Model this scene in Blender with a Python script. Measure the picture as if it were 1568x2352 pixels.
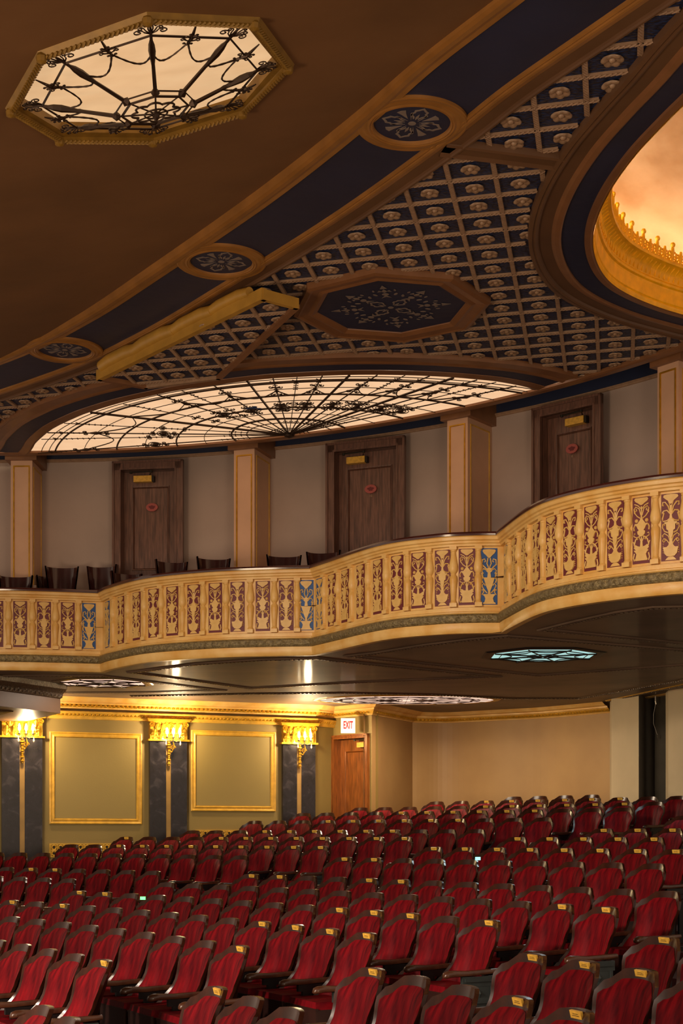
import bpy, bmesh, math, random
from math import pi, sin, cos, sqrt, atan2, hypot
from mathutils import Vector, Matrix
random.seed(7)
for o in list(bpy.data.objects): bpy.data.objects.remove(o)
SC = bpy.context.scene
COL = SC.collection

# ------------------------------------------------------------------ camera
F, YH, XC = 3400.0, 1920.0, 784.0          # survey of the photograph: focal length, horizon row, centre column
cam_d = bpy.data.cameras.new('camera'); cam = bpy.data.objects.new('camera', cam_d); COL.objects.link(cam)
cam.location = (0, 0, 0); cam.rotation_euler = (pi/2, 0, 0)
cam_d.sensor_fit = 'VERTICAL'; cam_d.sensor_height = 36; cam_d.sensor_width = 24
cam_d.lens = F/2352*36; cam_d.shift_y = (YH-1176)/2352; cam_d.clip_end = 200; cam_d.clip_start = .05
SC.camera = cam
SC.view_settings.view_transform = 'Standard'; SC.view_settings.look = 'None'
SC.view_settings.exposure = 0.34; SC.view_settings.gamma = 1.0; SC.view_settings.use_curve_mapping = False

# ------------------------------------------------------------------ world and lights
W = bpy.data.worlds.new('hall_ambient'); SC.world = W; W.use_nodes = True
bg = W.node_tree.nodes['Background']; bg.inputs[0].default_value = (1.0, .78, .58, 1); bg.inputs[1].default_value = .62

def lamp(name, kind, loc, energy, color, size=.1, target=None, spot=None, blend=.5):
    d = bpy.data.lights.new(name, kind); d.energy = energy; d.color = color
    if kind == 'AREA': d.size = size
    else: d.shadow_soft_size = size
    if spot: d.spot_size = spot; d.spot_blend = blend
    o = bpy.data.objects.new(name, d); COL.objects.link(o); o.location = loc
    if target is not None:
        o.rotation_euler = (Vector(target)-Vector(loc)).to_track_quat('-Z', 'Y').to_euler()
    return o
lamp('stage_flood_lamp', 'SPOT', (-9, 1.5, 4.3), 2900, (1, .86, .56), .5, (-1, 18.5, 2.6), math.radians(48), .6)
lamp('stage_work_lamp', 'SPOT', (-8.0, -.5, 3.4), 3600, (1, .84, .68), .35, (-.8, 12.5, -1.0), math.radians(58), .8)

lamp('stage_spot_lamp', 'SPOT', (-9.5, 1.0, 3.6), 4600, (1, .80, .66), .3, (-1.6, 9.2, -.9), math.radians(24), .8)
lamp('pit_uplight', 'AREA', (-6.5, 5.0, -1.6), 430, (1, .74, .48), 2.5, (-.5, 13.5, 5.2))  # unseen fill added to brighten the ceiling, not a lamp of the hall
lamp('pit_uplight', 'AREA', (3.5, -1.0, -.9), 300, (1, .76, .52), 2.5, (.5, 13, 5.2))  # second added fill for the ceiling, from beside the camera

# ------------------------------------------------------------------ materials
MATS = {}
def lin(c):
    if isinstance(c, str): c = [int(c[i:i+2], 16)/255 for i in (0, 2, 4)]
    return tuple((x/12.92 if x <= .04045 else ((x+.055)/1.055)**2.4) for x in c)
def mat(name, col, rough=.6, metal=0.0, var=.12, scale=6.0, bump=0.0, bscale=40.0, coat=0.0, stretch=None, col2=None, emit=None, spec=.5, sheen=0.0):
    m = bpy.data.materials.new(name); m.use_nodes = True
    nt = m.node_tree; b = nt.nodes['Principled BSDF']
    c = lin(col); c2 = lin(col2) if col2 else tuple(x*(1-var*2) for x in c)
    tc = nt.nodes.new('ShaderNodeTexCoord'); mp = nt.nodes.new('ShaderNodeMapping')
    nt.links.new(tc.outputs['Object'], mp.inputs[0])
    if stretch: mp.inputs['Scale'].default_value = stretch
    n = nt.nodes.new('ShaderNodeTexNoise'); n.inputs['Scale'].default_value = scale; n.inputs['Detail'].default_value = 5
    nt.links.new(mp.outputs[0], n.inputs[0])
    r = nt.nodes.new('ShaderNodeValToRGB'); r.color_ramp.elements[0].position = .3; r.color_ramp.elements[1].position = .7
    r.color_ramp.elements[0].color = (*c2, 1); r.color_ramp.elements[1].color = (*c, 1)
    nt.links.new(n.outputs[0], r.inputs[0]); nt.links.new(r.outputs[0], b.inputs['Base Color'])
    b.inputs['Roughness'].default_value = rough; b.inputs['Metallic'].default_value = metal
    b.inputs['Specular IOR Level'].default_value = spec
    if coat: b.inputs['Coat Weight'].default_value = coat; b.inputs['Coat Roughness'].default_value = .12
    if sheen: b.inputs['Sheen Weight'].default_value = sheen; b.inputs['Sheen Roughness'].default_value = .35; b.inputs['Sheen Tint'].default_value = (1, .25, .2, 1)
    if bump:
        n2 = nt.nodes.new('ShaderNodeTexNoise'); n2.inputs['Scale'].default_value = bscale; n2.inputs['Detail'].default_value = 4
        nt.links.new(mp.outputs[0], n2.inputs[0])
        bp = nt.nodes.new('ShaderNodeBump'); bp.inputs['Strength'].default_value = bump; bp.inputs['Distance'].default_value = .02
        nt.links.new(n2.outputs[0], bp.inputs['Height']); nt.links.new(bp.outputs[0], b.inputs['Normal'])
    if emit:
        ec, es = emit; mx = nt.nodes.new('ShaderNodeMix'); mx.data_type = 'RGBA'
        e = lin(ec); mx.inputs[6].default_value = (e[0]*.78, e[1]*.68, e[2]*.58, 1); mx.inputs[7].default_value = (*e, 1)
        nt.links.new(n.outputs[0], mx.inputs[0]); nt.links.new(mx.outputs[2], b.inputs['Emission Color']); b.inputs['Emission Strength'].default_value = es
    MATS[name] = m; return m
def M(n): return MATS[n]
mat('brown_plaster', '7c5634', .55, var=.15, scale=1.2, bump=.15, bscale=5)
mat('navy_plaster', '232b48', .5, var=.15, scale=1.5, bump=.2, bscale=8)
mat('gold_brown_paint', 'a06c33', .38, var=.15, scale=5, coat=.2)
mat('beam_brown', '6a4a32', .45, var=.12, scale=3)
mat('rib_tan', 'a48368', .45, var=.12, scale=20, bump=.2, bscale=60)
mat('rosette_tan', 'ab896c', .4, var=.2, scale=25)
mat('copper_paint', '8a5c3a', .4, var=.12, scale=5, coat=.15)
mat('stencil_paint', '8a7b72', .6, var=.12, scale=10)
mat('cream_paint', 'e4bd76', .42, var=.08, scale=5, bump=.08, bscale=30, col2='d29c48')
mat('cream_relief', 'e0b86e', .45, var=.1, scale=12, col2='cfa458')
mat('antique_bronze', '8f7d54', .45, metal=.25, col2='5f5034', scale=30, bump=.8, bscale=45)
mat('maroon_paint', '6a1f24', .55, var=.1)
mat('blue_paint', '24508c', .55, var=.1)
mat('dark_wood_rail', '4a2019', .22, var=.2, scale=4, stretch=(1, 1, 8), coat=.5)
mat('door_oak', '7c5646', .42, col2='4e342a', scale=9, stretch=(5, 5, .45), coat=.15, bump=.1, bscale=20)
mat('exit_door_oak', '8e501e', .32, col2='5e310e', scale=8, stretch=(4, 4, .5), coat=.4)
mat('upper_wall_paint', 'b8a296', .7, var=.08, scale=1.2, bump=.05)
mat('upper_pillar_paint', 'd2a686', .6, var=.08, scale=2)
mat('gold_leaf', 'd8a22c', .3, metal=.65, var=.15, scale=12, bump=.15, bscale=40)
mat('dull_gold', '8f6a26', .5, metal=.15, var=.15, scale=12)
mat('gold_paint', 'd8a63c', .42, metal=.1, var=.15, scale=10, bump=.2, bscale=50)
mat('lower_wall_paint', '86703a', .6, var=.08, scale=1.0, bump=.05)
mat('panel_wall_paint', '8e7942', .55, var=.06, scale=.8, bump=.05)
mat('rear_wall_paint', 'b08a54', .6, col2='9a7446', scale=.8)
mat('grey_pillar_paint', 'c0ac88', .7, var=.08, scale=1.5)
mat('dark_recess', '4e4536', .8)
mat('soffit_brown', '7a6350', .62, var=.2, scale=1.5, coat=.08, bump=.06, bscale=3)
mat('soffit_trim', '6d5a44', .3, metal=.3, col2='41342a', scale=40, bump=.4, bscale=60)
mat('floor_carpet', '4a1418', .95, var=.3, scale=14)
mat('iron', '3e2c20', .45, metal=.6, var=.2, scale=8)
mat('cast_iron', '1a1818', .4, metal=.4, var=.2)
mat('aisle_iron', '2c3231', .45, metal=.2, var=.3, scale=8)
mat('brass', 'e8b448', .4, metal=.2, var=.15, scale=30)
mat('chrome_bar', 'b5aa98', .25, metal=.9, var=.1)
mat('seat_velvet', '6e0911', .55, var=.2, scale=6, stretch=(6, 1, 1), col2='38040a', spec=.06)
mat('seat_wood', '34180e', .22, var=.25, scale=10, spec=.16, coat=.06, stretch=(1, 4, 1))
mat('arm_wood', '4a2a1a', .3, var=.25, scale=14, spec=.35, coat=.1)
mat('seat_board', '2e1a16', .3, var=.2, coat=.3)
mat('box_chair_wood', '3c1c1a', .18, var=.15, coat=.6)
mat('sign_white', 'f2ede4', .5, var=.01, emit=('fff4ea', .55))
mat('sign_red', 'c81c24', .5, var=.02, emit=('e0202a', .25))
mat('plaque_red', 'a8504a', .5, var=.08, scale=30)
mat('dome_gold', 'ffbe08', .45, metal=.0, var=.12, scale=10)
mat('dome_plaster', 'd6bea0', .75, col2='9c7444', scale=.9, bump=.1, bscale=2, stretch=(1, 1, 2.5))
mat('amber_glass', 'c9a27c', .35, var=.08, scale=2.2, emit=('ffd6ac', .74), stretch=(1, 2.2, 1))
mat('octagon_glass', 'b08c68', .35, var=.1, scale=2.5, emit=('ffd6a4', .60), stretch=(1, 2.5, 1))
mat('pink_glass', 'c9b0a0', .35, var=.08, scale=3, emit=('ffdccb', .95))
mat('cyan_glass', 'a0c0c0', .35, var=.08, scale=3, emit=('b4ecee', .75))
mat('bulb_glow', 'fff0d0', .3, var=.01, emit=('fff0cc', 30.0))
mat('cove_glow', 'ffe0a0', .3, var=.01, emit=('ffeccc', 24.0))
mat('crystal', 'd8c8a8', .1, var=.05)
mat('frame_yellow', 'c09038', .45, var=.12, scale=6)
mat('lamp_black', '2a2218', .5, metal=.3)
mat('strip_paint', 'a07c42', .45)
mat('aisle_glow', '80ffd0', .3, emit=('48f060', 2.0))
mat('aisle_glow_cyan', '80f0f0', .3, emit=('70e8f0', 1.6))
# black marble with pale veins
def marble():
    m = bpy.data.materials.new('black_marble'); m.use_nodes = True; nt = m.node_tree; b = nt.nodes['Principled BSDF']
    tc = nt.nodes.new('ShaderNodeTexCoord'); n = nt.nodes.new('ShaderNodeTexNoise'); n.inputs['Scale'].default_value = 5; n.inputs['Detail'].default_value = 12; n.inputs['Distortion'].default_value = 1.4
    nt.links.new(tc.outputs['Object'], n.inputs[0])
    r = nt.nodes.new('ShaderNodeValToRGB'); e = r.color_ramp.elements
    e[0].position = .40; e[0].color = (*lin('221d1d'), 1); e[1].position = .68; e[1].color = (*lin('3a3436'), 1)
    k = e.new(.56); k.color = (*lin('262124'), 1)
    nt.links.new(n.outputs[0], r.inputs[0]); nt.links.new(r.outputs[0], b.inputs['Base Color']); b.inputs['Roughness'].default_value = .22
    MATS['black_marble'] = m
marble()
def weave():
    m = bpy.data.materials.new('woven_navy'); m.use_nodes = True; nt = m.node_tree; b = nt.nodes['Principled BSDF']
    tc = nt.nodes.new('ShaderNodeTexCoord'); w = nt.nodes.new('ShaderNodeTexVoronoi'); w.inputs['Scale'].default_value = 26
    mp = nt.nodes.new('ShaderNodeMapping'); mp.inputs['Scale'].default_value = (1, 2, 1); mp.inputs['Rotation'].default_value = (0, 0, .7)
    nt.links.new(tc.outputs['Object'], mp.inputs[0]); nt.links.new(mp.outputs[0], w.inputs[0])
    r = nt.nodes.new('ShaderNodeValToRGB'); r.color_ramp.elements[0].color = (*lin('2a4070'), 1); r.color_ramp.elements[1].color = (*lin('181c2e'), 1)
    r.color_ramp.elements[1].position = .7
    nt.links.new(w.outputs['Distance'], r.inputs[0]); nt.links.new(r.outputs[0], b.inputs['Base Color']); b.inputs['Roughness'].default_value = .4
    bp = nt.nodes.new('ShaderNodeBump'); bp.inputs['Strength'].default_value = .6; bp.inputs['Distance'].default_value = .02; bp.invert = True
    nt.links.new(w.outputs['Distance'], bp.inputs['Height']); nt.links.new(bp.outputs[0], b.inputs['Normal'])
    MATS['woven_navy'] = m
weave()

# ------------------------------------------------------------------ mesh helpers
def text_mesh(name, body, size, ext, m, off=0, sp=1.0):
    cu = bpy.data.curves.new(name, 'FONT'); cu.body = body; cu.size = size; cu.extrude = ext; cu.align_x = 'CENTER'; cu.align_y = 'CENTER'; cu.offset = off; cu.space_character = sp
    o = bpy.data.objects.new(name+'_src', cu); COL.objects.link(o); bpy.context.view_layer.update()
    me = bpy.data.meshes.new_from_object(o.evaluated_get(bpy.context.evaluated_depsgraph_get())); bpy.data.objects.remove(o); me.name = name
    me.materials.clear(); me.materials.append(M(m)); return me
class MB:
    def __init__(s): s.v = []; s.f = []
    def add(s, vs, fs):
        k = len(s.v); s.v.extend([tuple(x) for x in vs]); s.f.extend([tuple(i+k for i in f) for f in fs]); return s
    def box(s, c, d, rz=0.0, top=None):
        cx, cy, cz = c; dx, dy, dz = (x/2 for x in d); co, si = cos(rz), sin(rz); vs = []
        for z in (-dz, dz):
            k = 1 if (top is None or z < 0) else top
            for x, y in ((-dx, -dy), (dx, -dy), (dx, dy), (-dx, dy)):
                x, y = x*k, y*k; vs.append((cx+x*co-y*si, cy+x*si+y*co, cz+z))
        return s.add(vs, [(0, 3, 2, 1), (4, 5, 6, 7), (0, 1, 5, 4), (1, 2, 6, 5), (2, 3, 7, 6), (3, 0, 4, 7)])
    def prism(s, poly, z0, z1):
        n = len(poly); vs = [(p[0], p[1], z0) for p in poly]+[(p[0], p[1], z1) for p in poly]
        fs = [tuple(range(n))[::-1], tuple(range(n, 2*n))]+[(i, (i+1) % n, n+(i+1) % n, n+i) for i in range(n)]
        return s.add(vs, fs)
    def plate(s, poly, T, t):
        """flat outline (u,v) extruded by t, placed by matrix T (u->x, v->z, thickness->-y)"""
        n = len(poly); vs = [T @ Vector((p[0], 0, p[1])) for p in poly]+[T @ Vector((p[0], -t, p[1])) for p in poly]
        fs = [tuple(range(n)), tuple(range(n, 2*n))[::-1]]+[(i, n+i, n+(i+1) % n, (i+1) % n) for i in range(n)]
        return s.add(vs, fs)
    def tube(s, pts, r, n=5, closed=False, ry=None):
        pts = [Vector(p) for p in pts]; m = len(pts)
        if m < 2: return s
        vs = []; rs = r if isinstance(r, (list, tuple)) else [r]*m
        for i, p in enumerate(pts):
            a = pts[(i-1) % m] if (closed or i) else pts[0]; b = pts[(i+1) % m] if (closed or i < m-1) else pts[-1]
            t = (b-a)
            t = t.normalized() if t.length > 1e-9 else Vector((1, 0, 0))
            up = Vector((0, 0, 1)) if abs(t.z) < .9 else Vector((0, 1, 0))
            u = t.cross(up).normalized(); w = u.cross(t)
            for k in range(n):
                an = 2*pi*k/n; vs.append(p+u*rs[i]*cos(an)+w*(ry or rs[i])*sin(an))
        fs = []
        for i in range(m if closed else m-1):
            j = (i+1) % m
            for k in range(n): fs.append((i*n+k, i*n+(k+1) % n, j*n+(k+1) % n, j*n+k))
        if not closed: fs += [tuple(range(n))[::-1], tuple((m-1)*n+k for k in range(n))]
        return s.add(vs, fs)
    def lathe(s, prof, c=(0, 0, 0), n=12, a0=0.0, a1=2*pi, sx=1, sy=1):
        full = abs(a1-a0-2*pi) < 1e-6; m = n if full else n+1; vs = []
        for (r, z) in prof:
            for k in range(m):
                a = a0+(a1-a0)*k/n; vs.append((c[0]+r*cos(a)*sx, c[1]+r*sin(a)*sy, c[2]+z))
        fs = []
        for i in range(len(prof)-1):
            for k in range(n):
                k2 = (k+1) % m; fs.append((i*m+k, i*m+k2, (i+1)*m+k2, (i+1)*m+k))
        return s.add(vs, fs)
    def sweep(s, path, prof, closed=False, z=0.0, closeprof=False):
        """prof [(offset to the right of the path, height)] along a plan path [(x,y) or (x,y,z)]"""
        n = len(path); k = len(prof); vs = []
        P = [Vector((p[0], p[1])) for p in path]
        for i in range(n):
            if closed: a, b = P[i-1], P[(i+1) % n]
            else: a, b = P[max(0, i-1)], P[min(n-1, i+1)]
            t0 = (P[i]-a); t1 = (b-P[i])
            if t0.length < 1e-9: t0 = t1
            if t1.length < 1e-9: t1 = t0
            t0.normalize(); t1.normalize(); n0 = Vector((t0.y, -t0.x)); n1 = Vector((t1.y, -t1.x))
            m_ = n0+n1
            if m_.length < .3: m_ = n0
            m_.normalize(); m_ = m_/max(.45, m_.dot(n0))
            pz = path[i][2] if len(path[i]) > 2 else 0
            for (o, h) in prof: vs.append((P[i].x+m_.x*o, P[i].y+m_.y*o, z+pz+h))
        fs = []
        for i in range(n if closed else n-1):
            j = (i+1) % n
            for q in range(k if closeprof else k-1): fs.append((i*k+q, i*k+(q+1) % k, j*k+(q+1) % k, j*k+q))
        return s.add(vs, fs)
    def mesh(s, name, m=None, smooth=False, auto=None):
        me = bpy.data.meshes.new(name); me.from_pydata(s.v, [], s.f); me.update()
        if m: me.materials.append(m if not isinstance(m, str) else M(m))
        bm = bmesh.new(); bm.from_mesh(me); bmesh.ops.recalc_face_normals(bm, faces=bm.faces); bm.to_mesh(me); bm.free()
        if smooth:
            for p in me.polygons: p.use_smooth = True
            if smooth != True: me.set_sharp_from_angle(angle=math.radians(smooth))
        return me
    def obj(s, name, m=None, parent=None, smooth=False, T=None):
        return link(name, s.mesh(name, m, smooth), parent, T)
def link(name, me, parent=None, T=None):
    o = bpy.data.objects.new(name, me); COL.objects.link(o)
    if parent: o.parent = parent
    if T is not None: o.matrix_local = T
    return o
def thing(name, label, cat, loc=(0, 0, 0), rz=0.0, group=None):
    o = bpy.data.objects.new(name, None); COL.objects.link(o); o.location = loc; o.rotation_euler = (0, 0, rz); o.empty_display_size = .1
    o['label'] = label; o['category'] = cat
    if group: o['group'] = group
    return o
def tag(o, label, cat, group=None):
    o['label'] = label; o['category'] = cat
    if group: o['group'] = group
    return o
def struct(o): o['kind'] = 'structure'; return o
def R(d): return math.radians(d)
def cat_spline(P, n=10, closed=False):
    P = [Vector(p) for p in P]; out = []; m = len(P)
    for i in range(m if closed else m-1):
        p1, p2 = P[i], P[(i+1) % m]
        p0 = P[i-1] if (closed or i) else p1*2-p2
        p3 = P[(i+2) % m] if (closed or i+2 < m) else p2*2-p1
        for k in range(n):
            t = k/n; out.append(.5*((2*p1)+(p2-p0)*t+(2*p0-5*p1+4*p2-p3)*t*t+(3*p1-p0-3*p2+p3)*t**3))
    if not closed: out.append(P[-1])
    return out
def resample(P, step=None, n=None):
    L = [0]
    for a, b in zip(P, P[1:]): L.append(L[-1]+(b-a).length)
    n = n or max(2, int(L[-1]/step)); out = []; j = 0
    for i in range(n+1):
        d = L[-1]*i/n
        while j < len(L)-2 and L[j+1] < d: j += 1
        k = (d-L[j])/max(1e-9, L[j+1]-L[j]); out.append(P[j].lerp(P[j+1], k))
    return out, L[-1]
def arc(c, r, a0, a1, n): return [Vector((c[0]+r*cos(a0+(a1-a0)*i/n), c[1]+r*sin(a0+(a1-a0)*i/n))) for i in range(n+1)]
def spiral(c, r0, r1, a0, a1, n=14): return [(c[0]+(r0+(r1-r0)*i/n)*cos(a0+(a1-a0)*i/n), c[1]+(r0+(r1-r0)*i/n)*sin(a0+(a1-a0)*i/n)) for i in range(n+1)]
def inpoly(p, poly):
    x, y = p[0], p[1]; c = False; j = len(poly)-1
    for i in range(len(poly)):
        a, b = poly[i], poly[j]
        if (a[1] > y) != (b[1] > y) and x < (b[0]-a[0])*(y-a[1])/(b[1]-a[1])+a[0]: c = not c
        j = i
    return c
def segclip(a, b, inside, step=.04, minlen=.12):
    """pieces of the segment a-b lying inside a region"""
    n = max(2, int((b-a).length/step)); runs = []; cur = None
    for i in range(n+1):
        p = a.lerp(b, i/n)
        if inside(p):
            if cur is None: cur = [p, p]
            cur[1] = p
        elif cur: runs.append(cur); cur = None
    if cur: runs.append(cur)
    return [r for r in runs if (r[1]-r[0]).length > minlen]
def at_z(x, y, Z):                                # survey point of the photograph on a level plane Z above the eye
    D = Z*F/(YH-y); return Vector(((x-XC)/F*D, D))

# ================================================================== SETTING
ZC = 5.25                                        # underside of the ceiling beams
ZFIELD = 5.292
WC = Vector((-4.77, 10.1)); WR = 11.0            # the curved wall behind the boxes
def wall_pt(a, r=WR): return WC+Vector((cos(a), sin(a)))*r
A0, A1 = R(112), R(33)

# ---- raked floor under the seats
SCX, SCY, SR0, SRP = -25.5173, -3.697, 28.318, .9161
ROWZ = {-2: -.86, -1: -.80, 0: -.733, 1: -.669, 2: -.597, 3: -.518, 4: -.432, 5: -.243, 6: -.125, 7: -.011, 8: .089, 9: .245, 10: .378, 11: .474, 12: .578, 13: .66}
SEAT_H = .95
mb = MB(); rr = sorted(ROWZ)
rings = []
for k in rr:
    rad = SR0+SRP*k; z = ROWZ[k]-SEAT_H
    rings.append((rad-.35, z)); rings.append((rad+.52, z))
rings = [(19.0, rings[0][1]-.1)]+rings+[(46, rings[-1][1])]
NA = 60
for (rad, z) in rings:
    for i in range(NA+1):
        a = R(2)+R(62)*i/NA; mb.v.append((SCX+rad*cos(a), SCY+rad*sin(a), z))
for j in range(len(rings)-1):
    for i in range(NA): a = j*(NA+1)+i; mb.f.append((a, a+1, a+NA+2, a+NA+1))
struct(mb.obj('floor', 'floor_carpet'))

# ---- lower walls
K = Vector((-.14, 25.55)); D2 = Vector((.508, 24.85)); D3 = Vector((1.27, 26.5)); KM = Vector((-.45, 25.29-.396*.45))
lw_dir = Vector((1, .396)).normalized(); lw_n = Vector((lw_dir.y, -lw_dir.x))
def lwp(x): return Vector((x, 25.29+.396*x))     # point of the sconce wall at abscissa x
Lstart = lwp(-9.0)
ZB, ZT = -2.0, 2.22
def wallseg(name, pts, z0, z1, m, th=.15):
    mb = MB(); mb.sweep(pts, [(0, z0), (0, z1), (-th, z1), (-th, z0)], closeprof=True); return struct(mb.obj(name, m))
wallseg('wall_left', [Lstart, KM, K], ZB, ZT, 'lower_wall_paint')
rear = cat_spline([D3, Vector((1.9, 26.6)), Vector((2.7, 26.1)), Vector((3.55, 25.5)), Vector((4.46, 24.4))], 8)
wallseg('wall_corner', [D2, D3], ZB, ZT, 'rear_wall_paint')
wallseg('wall_rear', rear, ZB, ZT, 'rear_wall_paint')
wallseg('wall_pillar', [Vector((4.42, 24.4)), Vector((4.33, 23.75)), Vector((4.62, 23.02)), Vector((4.64, 23.3))], ZB, ZT, 'grey_pillar_paint', th=.015)
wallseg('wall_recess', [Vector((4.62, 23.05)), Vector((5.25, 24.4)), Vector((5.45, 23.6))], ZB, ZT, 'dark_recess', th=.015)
wallseg('wall_right', [Vector((4.98, 22.75)), Vector((4.93, 22.35)), Vector((6.5, 19.2)), Vector((7.2, 17))], ZB, ZT, 'grey_pillar_paint')
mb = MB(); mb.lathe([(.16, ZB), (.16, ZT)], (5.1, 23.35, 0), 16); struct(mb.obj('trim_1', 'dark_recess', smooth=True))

# ---- EXIT door wall with an opening
dw = (D2-K); dwl = dw.length; dwd = dw.normalized(); dwn = Vector((dwd.y, -dwd.x)); dwa = atan2(dwd.y, dwd.x)
def door_wall_px(x):                             # distance along the door wall seen in column x
    k = (x-XC)/F; return (k*K.y-K.x)/(dwd.x-k*dwd.y)
s0, s1 = door_wall_px(771), door_wall_px(842)
zt_door = 1.655
mb = MB()
def slab(mb, a, b, z0, z1, th=.15):
    p, q = K+dwd*a, K+dwd*b; mb.sweep([p, q], [(0, z0), (0, z1), (-th, z1), (-th, z0)], closeprof=True)
slab(mb, 0, s0, ZB, ZT); slab(mb, s1, dwl, ZB, ZT); slab(mb, s0, s1, zt_door, ZT)
struct(mb.obj('wall_exit', 'lower_wall_paint'))

def moulding_frame(mb, w, h, prof, T, closed=True):
    """rectangular picture-frame moulding; prof [(in, out)] in = inward offset, out = projection"""
    pts = [(0, 0), (w, 0), (w, h), (0, h)]; k = len(prof); vs = []
    for (x, z) in pts:
        for (i_, o_) in prof:
            vx = x+(i_ if x == 0 else -i_); vz = z+(i_ if z == 0 else -i_)
            vs.append(T @ Vector((vx, -o_, vz)))
    fs = []
    for i in range(4):
        j = (i+1) % 4
        for q in range(k-1): fs.append((i*k+q, i*k+q+1, j*k+q+1, j*k+q))
    mb.add(vs, fs)
def frameT(p, ang, z): return Matrix.Translation((p.x, p.y, z)) @ Matrix.Rotation(ang, 4, 'Z')

def build_door(idx, p, ang, w, h, zb, wood, leaf_depth, closer_u, plaque=None, casing=.12, num=None):
    """p = left foot of the opening on the wall face; local x along wall, -y towards the hall"""
    d = struct(bpy.data.objects.new('door_%d' % idx, None)); COL.objects.link(d); d.location = (p.x, p.y, zb); d.rotation_euler = (0, 0, ang)
    c = casing
    mb = MB()
    for (x0, x1, z0, z1) in ((-c, 0, 0, h+c), (w, w+c, 0, h+c), (-c, w+c, h, h+c)):
        mb.box(((x0+x1)/2, -.02, (z0+z1)/2), (x1-x0, .05, z1-z0)); 
    for (x0, x1, z0, z1) in ((-c, -c+.03, 0, h+c), (w+c-.03, w+c, 0, h+c), (-c, w+c, h+c-.03, h+c)):
        mb.box(((x0+x1)/2, -.05, (z0+z1)/2), (x1-x0, .03, z1-z0))
    for (x0, x1, z0, z1) in ((-.025, 0, 0, h+.0), (w, w+.025, 0, h), (-.025, w+.025, h, h+.025)):
        mb.box(((x0+x1)/2, -.048, (z0+z1)/2), (x1-x0, .012, z1-z0))
    mb.obj('casing', wood, d)
    mb = MB()
    for (x0, x1, z0, z1) in ((-.01, .0, 0, h), (w, w+.01, 0, h), (0, w, h, h+.01)):
        mb.box(((x0+x1)/2, leaf_depth/2, (z0+z1)/2), (x1-x0, leaf_depth+.02, z1-z0))
    mb.obj('jamb', wood, d)
    y = leaf_depth
    mb = MB(); st = .12
    pz0, pz1 = h-1.38, h-.2                        # upper panel
    for (x0, x1, z0, z1) in ((0, st, 0, h), (w-st, w, 0, h), (st, w-st, h-.2, h), (st, w-st, pz0-.16, pz0), (st, w-st, 0, .22)):
        mb.box(((x0+x1)/2, y, (z0+z1)/2), (x1-x0, .045, z1-z0))
    mb.box((w/2, y+.015, h/2), (w-.02, .02, h-.02))
    leaf = mb.obj('door_leaf', wood, d)
    mb = MB()
    for (z0, z1) in ((pz0, pz1), (.22, pz0-.16)):
        moulding_frame(mb, w-2*st, z1-z0, [(-.004, -y+.02), (0, -y+.035), (.012, -y+.03), (.022, -y+.0), (.03, -y+.008)], Matrix.Translation((st, 0, z0)))
        mb.box((w/2, y+.0, (z0+z1)/2), (w-2*st-.06, .015, z1-z0-.06))
    mb.obj('door_panel', wood, leaf)
    mb = MB(); mb.box((w/2, y-.028, pz0-.165), (w*.93, .012, .012)); mb.obj('kick_strip', 'brass', d)
    # closer
    mb = MB(); mb.box((closer_u, y-.07, h-.11), (.26, .08, .085)); mb.obj('closer_box', 'brass', d)
    mb = MB(); mb.tube([(closer_u+.1, y-.08, h-.05), (closer_u+.14, y-.17, h-.03), (closer_u-.16, y-.13, h-.025)], .009, 6)
    for q in ((closer_u+.14, y-.17, h-.03), (closer_u-.16, y-.13, h-.025)): mb.lathe([(.0, -.018), (.02, -.016), (.02, .012), (.0, .014)], q, 8)
    mb.box((closer_u+.145, y-.06, h-.11), (.03, .07, .08)); mb.obj('closer_arm', 'lamp_black', d)
    if plaque:
        mb = MB(); n = 24; T = Matrix.Translation((w/2+plaque[0], y-.028, plaque[1]))
        mb.plate([(.085*cos(2*pi*i/n), .058*sin(2*pi*i/n)) for i in range(n)], T, .014)
        pq = mb.obj('door_plaque', 'plaque_red', d)
        mb = MB()
        for dx, dz, s_ in ((-.03, .005, .018), (.0, .012, .02), (.03, .005, .018), (-.012, -.014, .016), (.015, -.014, .016)):
            T2 = Matrix.Translation((w/2+plaque[0]+dx, y-.042, plaque[1]+dz))
            mb.plate([(s_*cos(2*pi*i/7), s_*.8*sin(2*pi*i/7)) for i in range(7)], T2, .004)
        mb.obj('emblem', 'maroon_paint', pq)
        if num:
            o = bpy.data.objects.new('box_number', text_mesh('box_number', num, .045, .002, 'rosette_tan')); COL.objects.link(o); o.parent = d; o.location = (w/2+plaque[0], y-.03, plaque[1]-.09); o.rotation_euler = (pi/2, 0, 0)
    return d
pz = K+dwd*s0
build_door(1, pz, dwa, s1-s0, 2.3, zt_door-2.3, 'exit_door_oak', .14, .62, casing=.07)

# ---- EXIT sign
es = thing('exit_sign', 'white EXIT sign with red letters above the oak door', 'sign', ((799-XC)/F*24.85, 24.85, 1.735), 0)
MB().box((0, .03, .115), (.22, .06, .24)).obj('sign_box', 'lower_wall_paint', es)
MB().box((0, -.008, .115), (.24, .016, .25)).obj('sign_face', 'sign_white', es)
o = bpy.data.objects.new('sign_letters', text_mesh('sign_letters', 'EXIT', .13, .003, 'sign_red', .003, .98)); COL.objects.link(o); o.parent = es; o.location = (0, -.018, .12); o.rotation_euler = (pi/2, 0, 0); o.scale = (.62, 1.35, 1)

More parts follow.
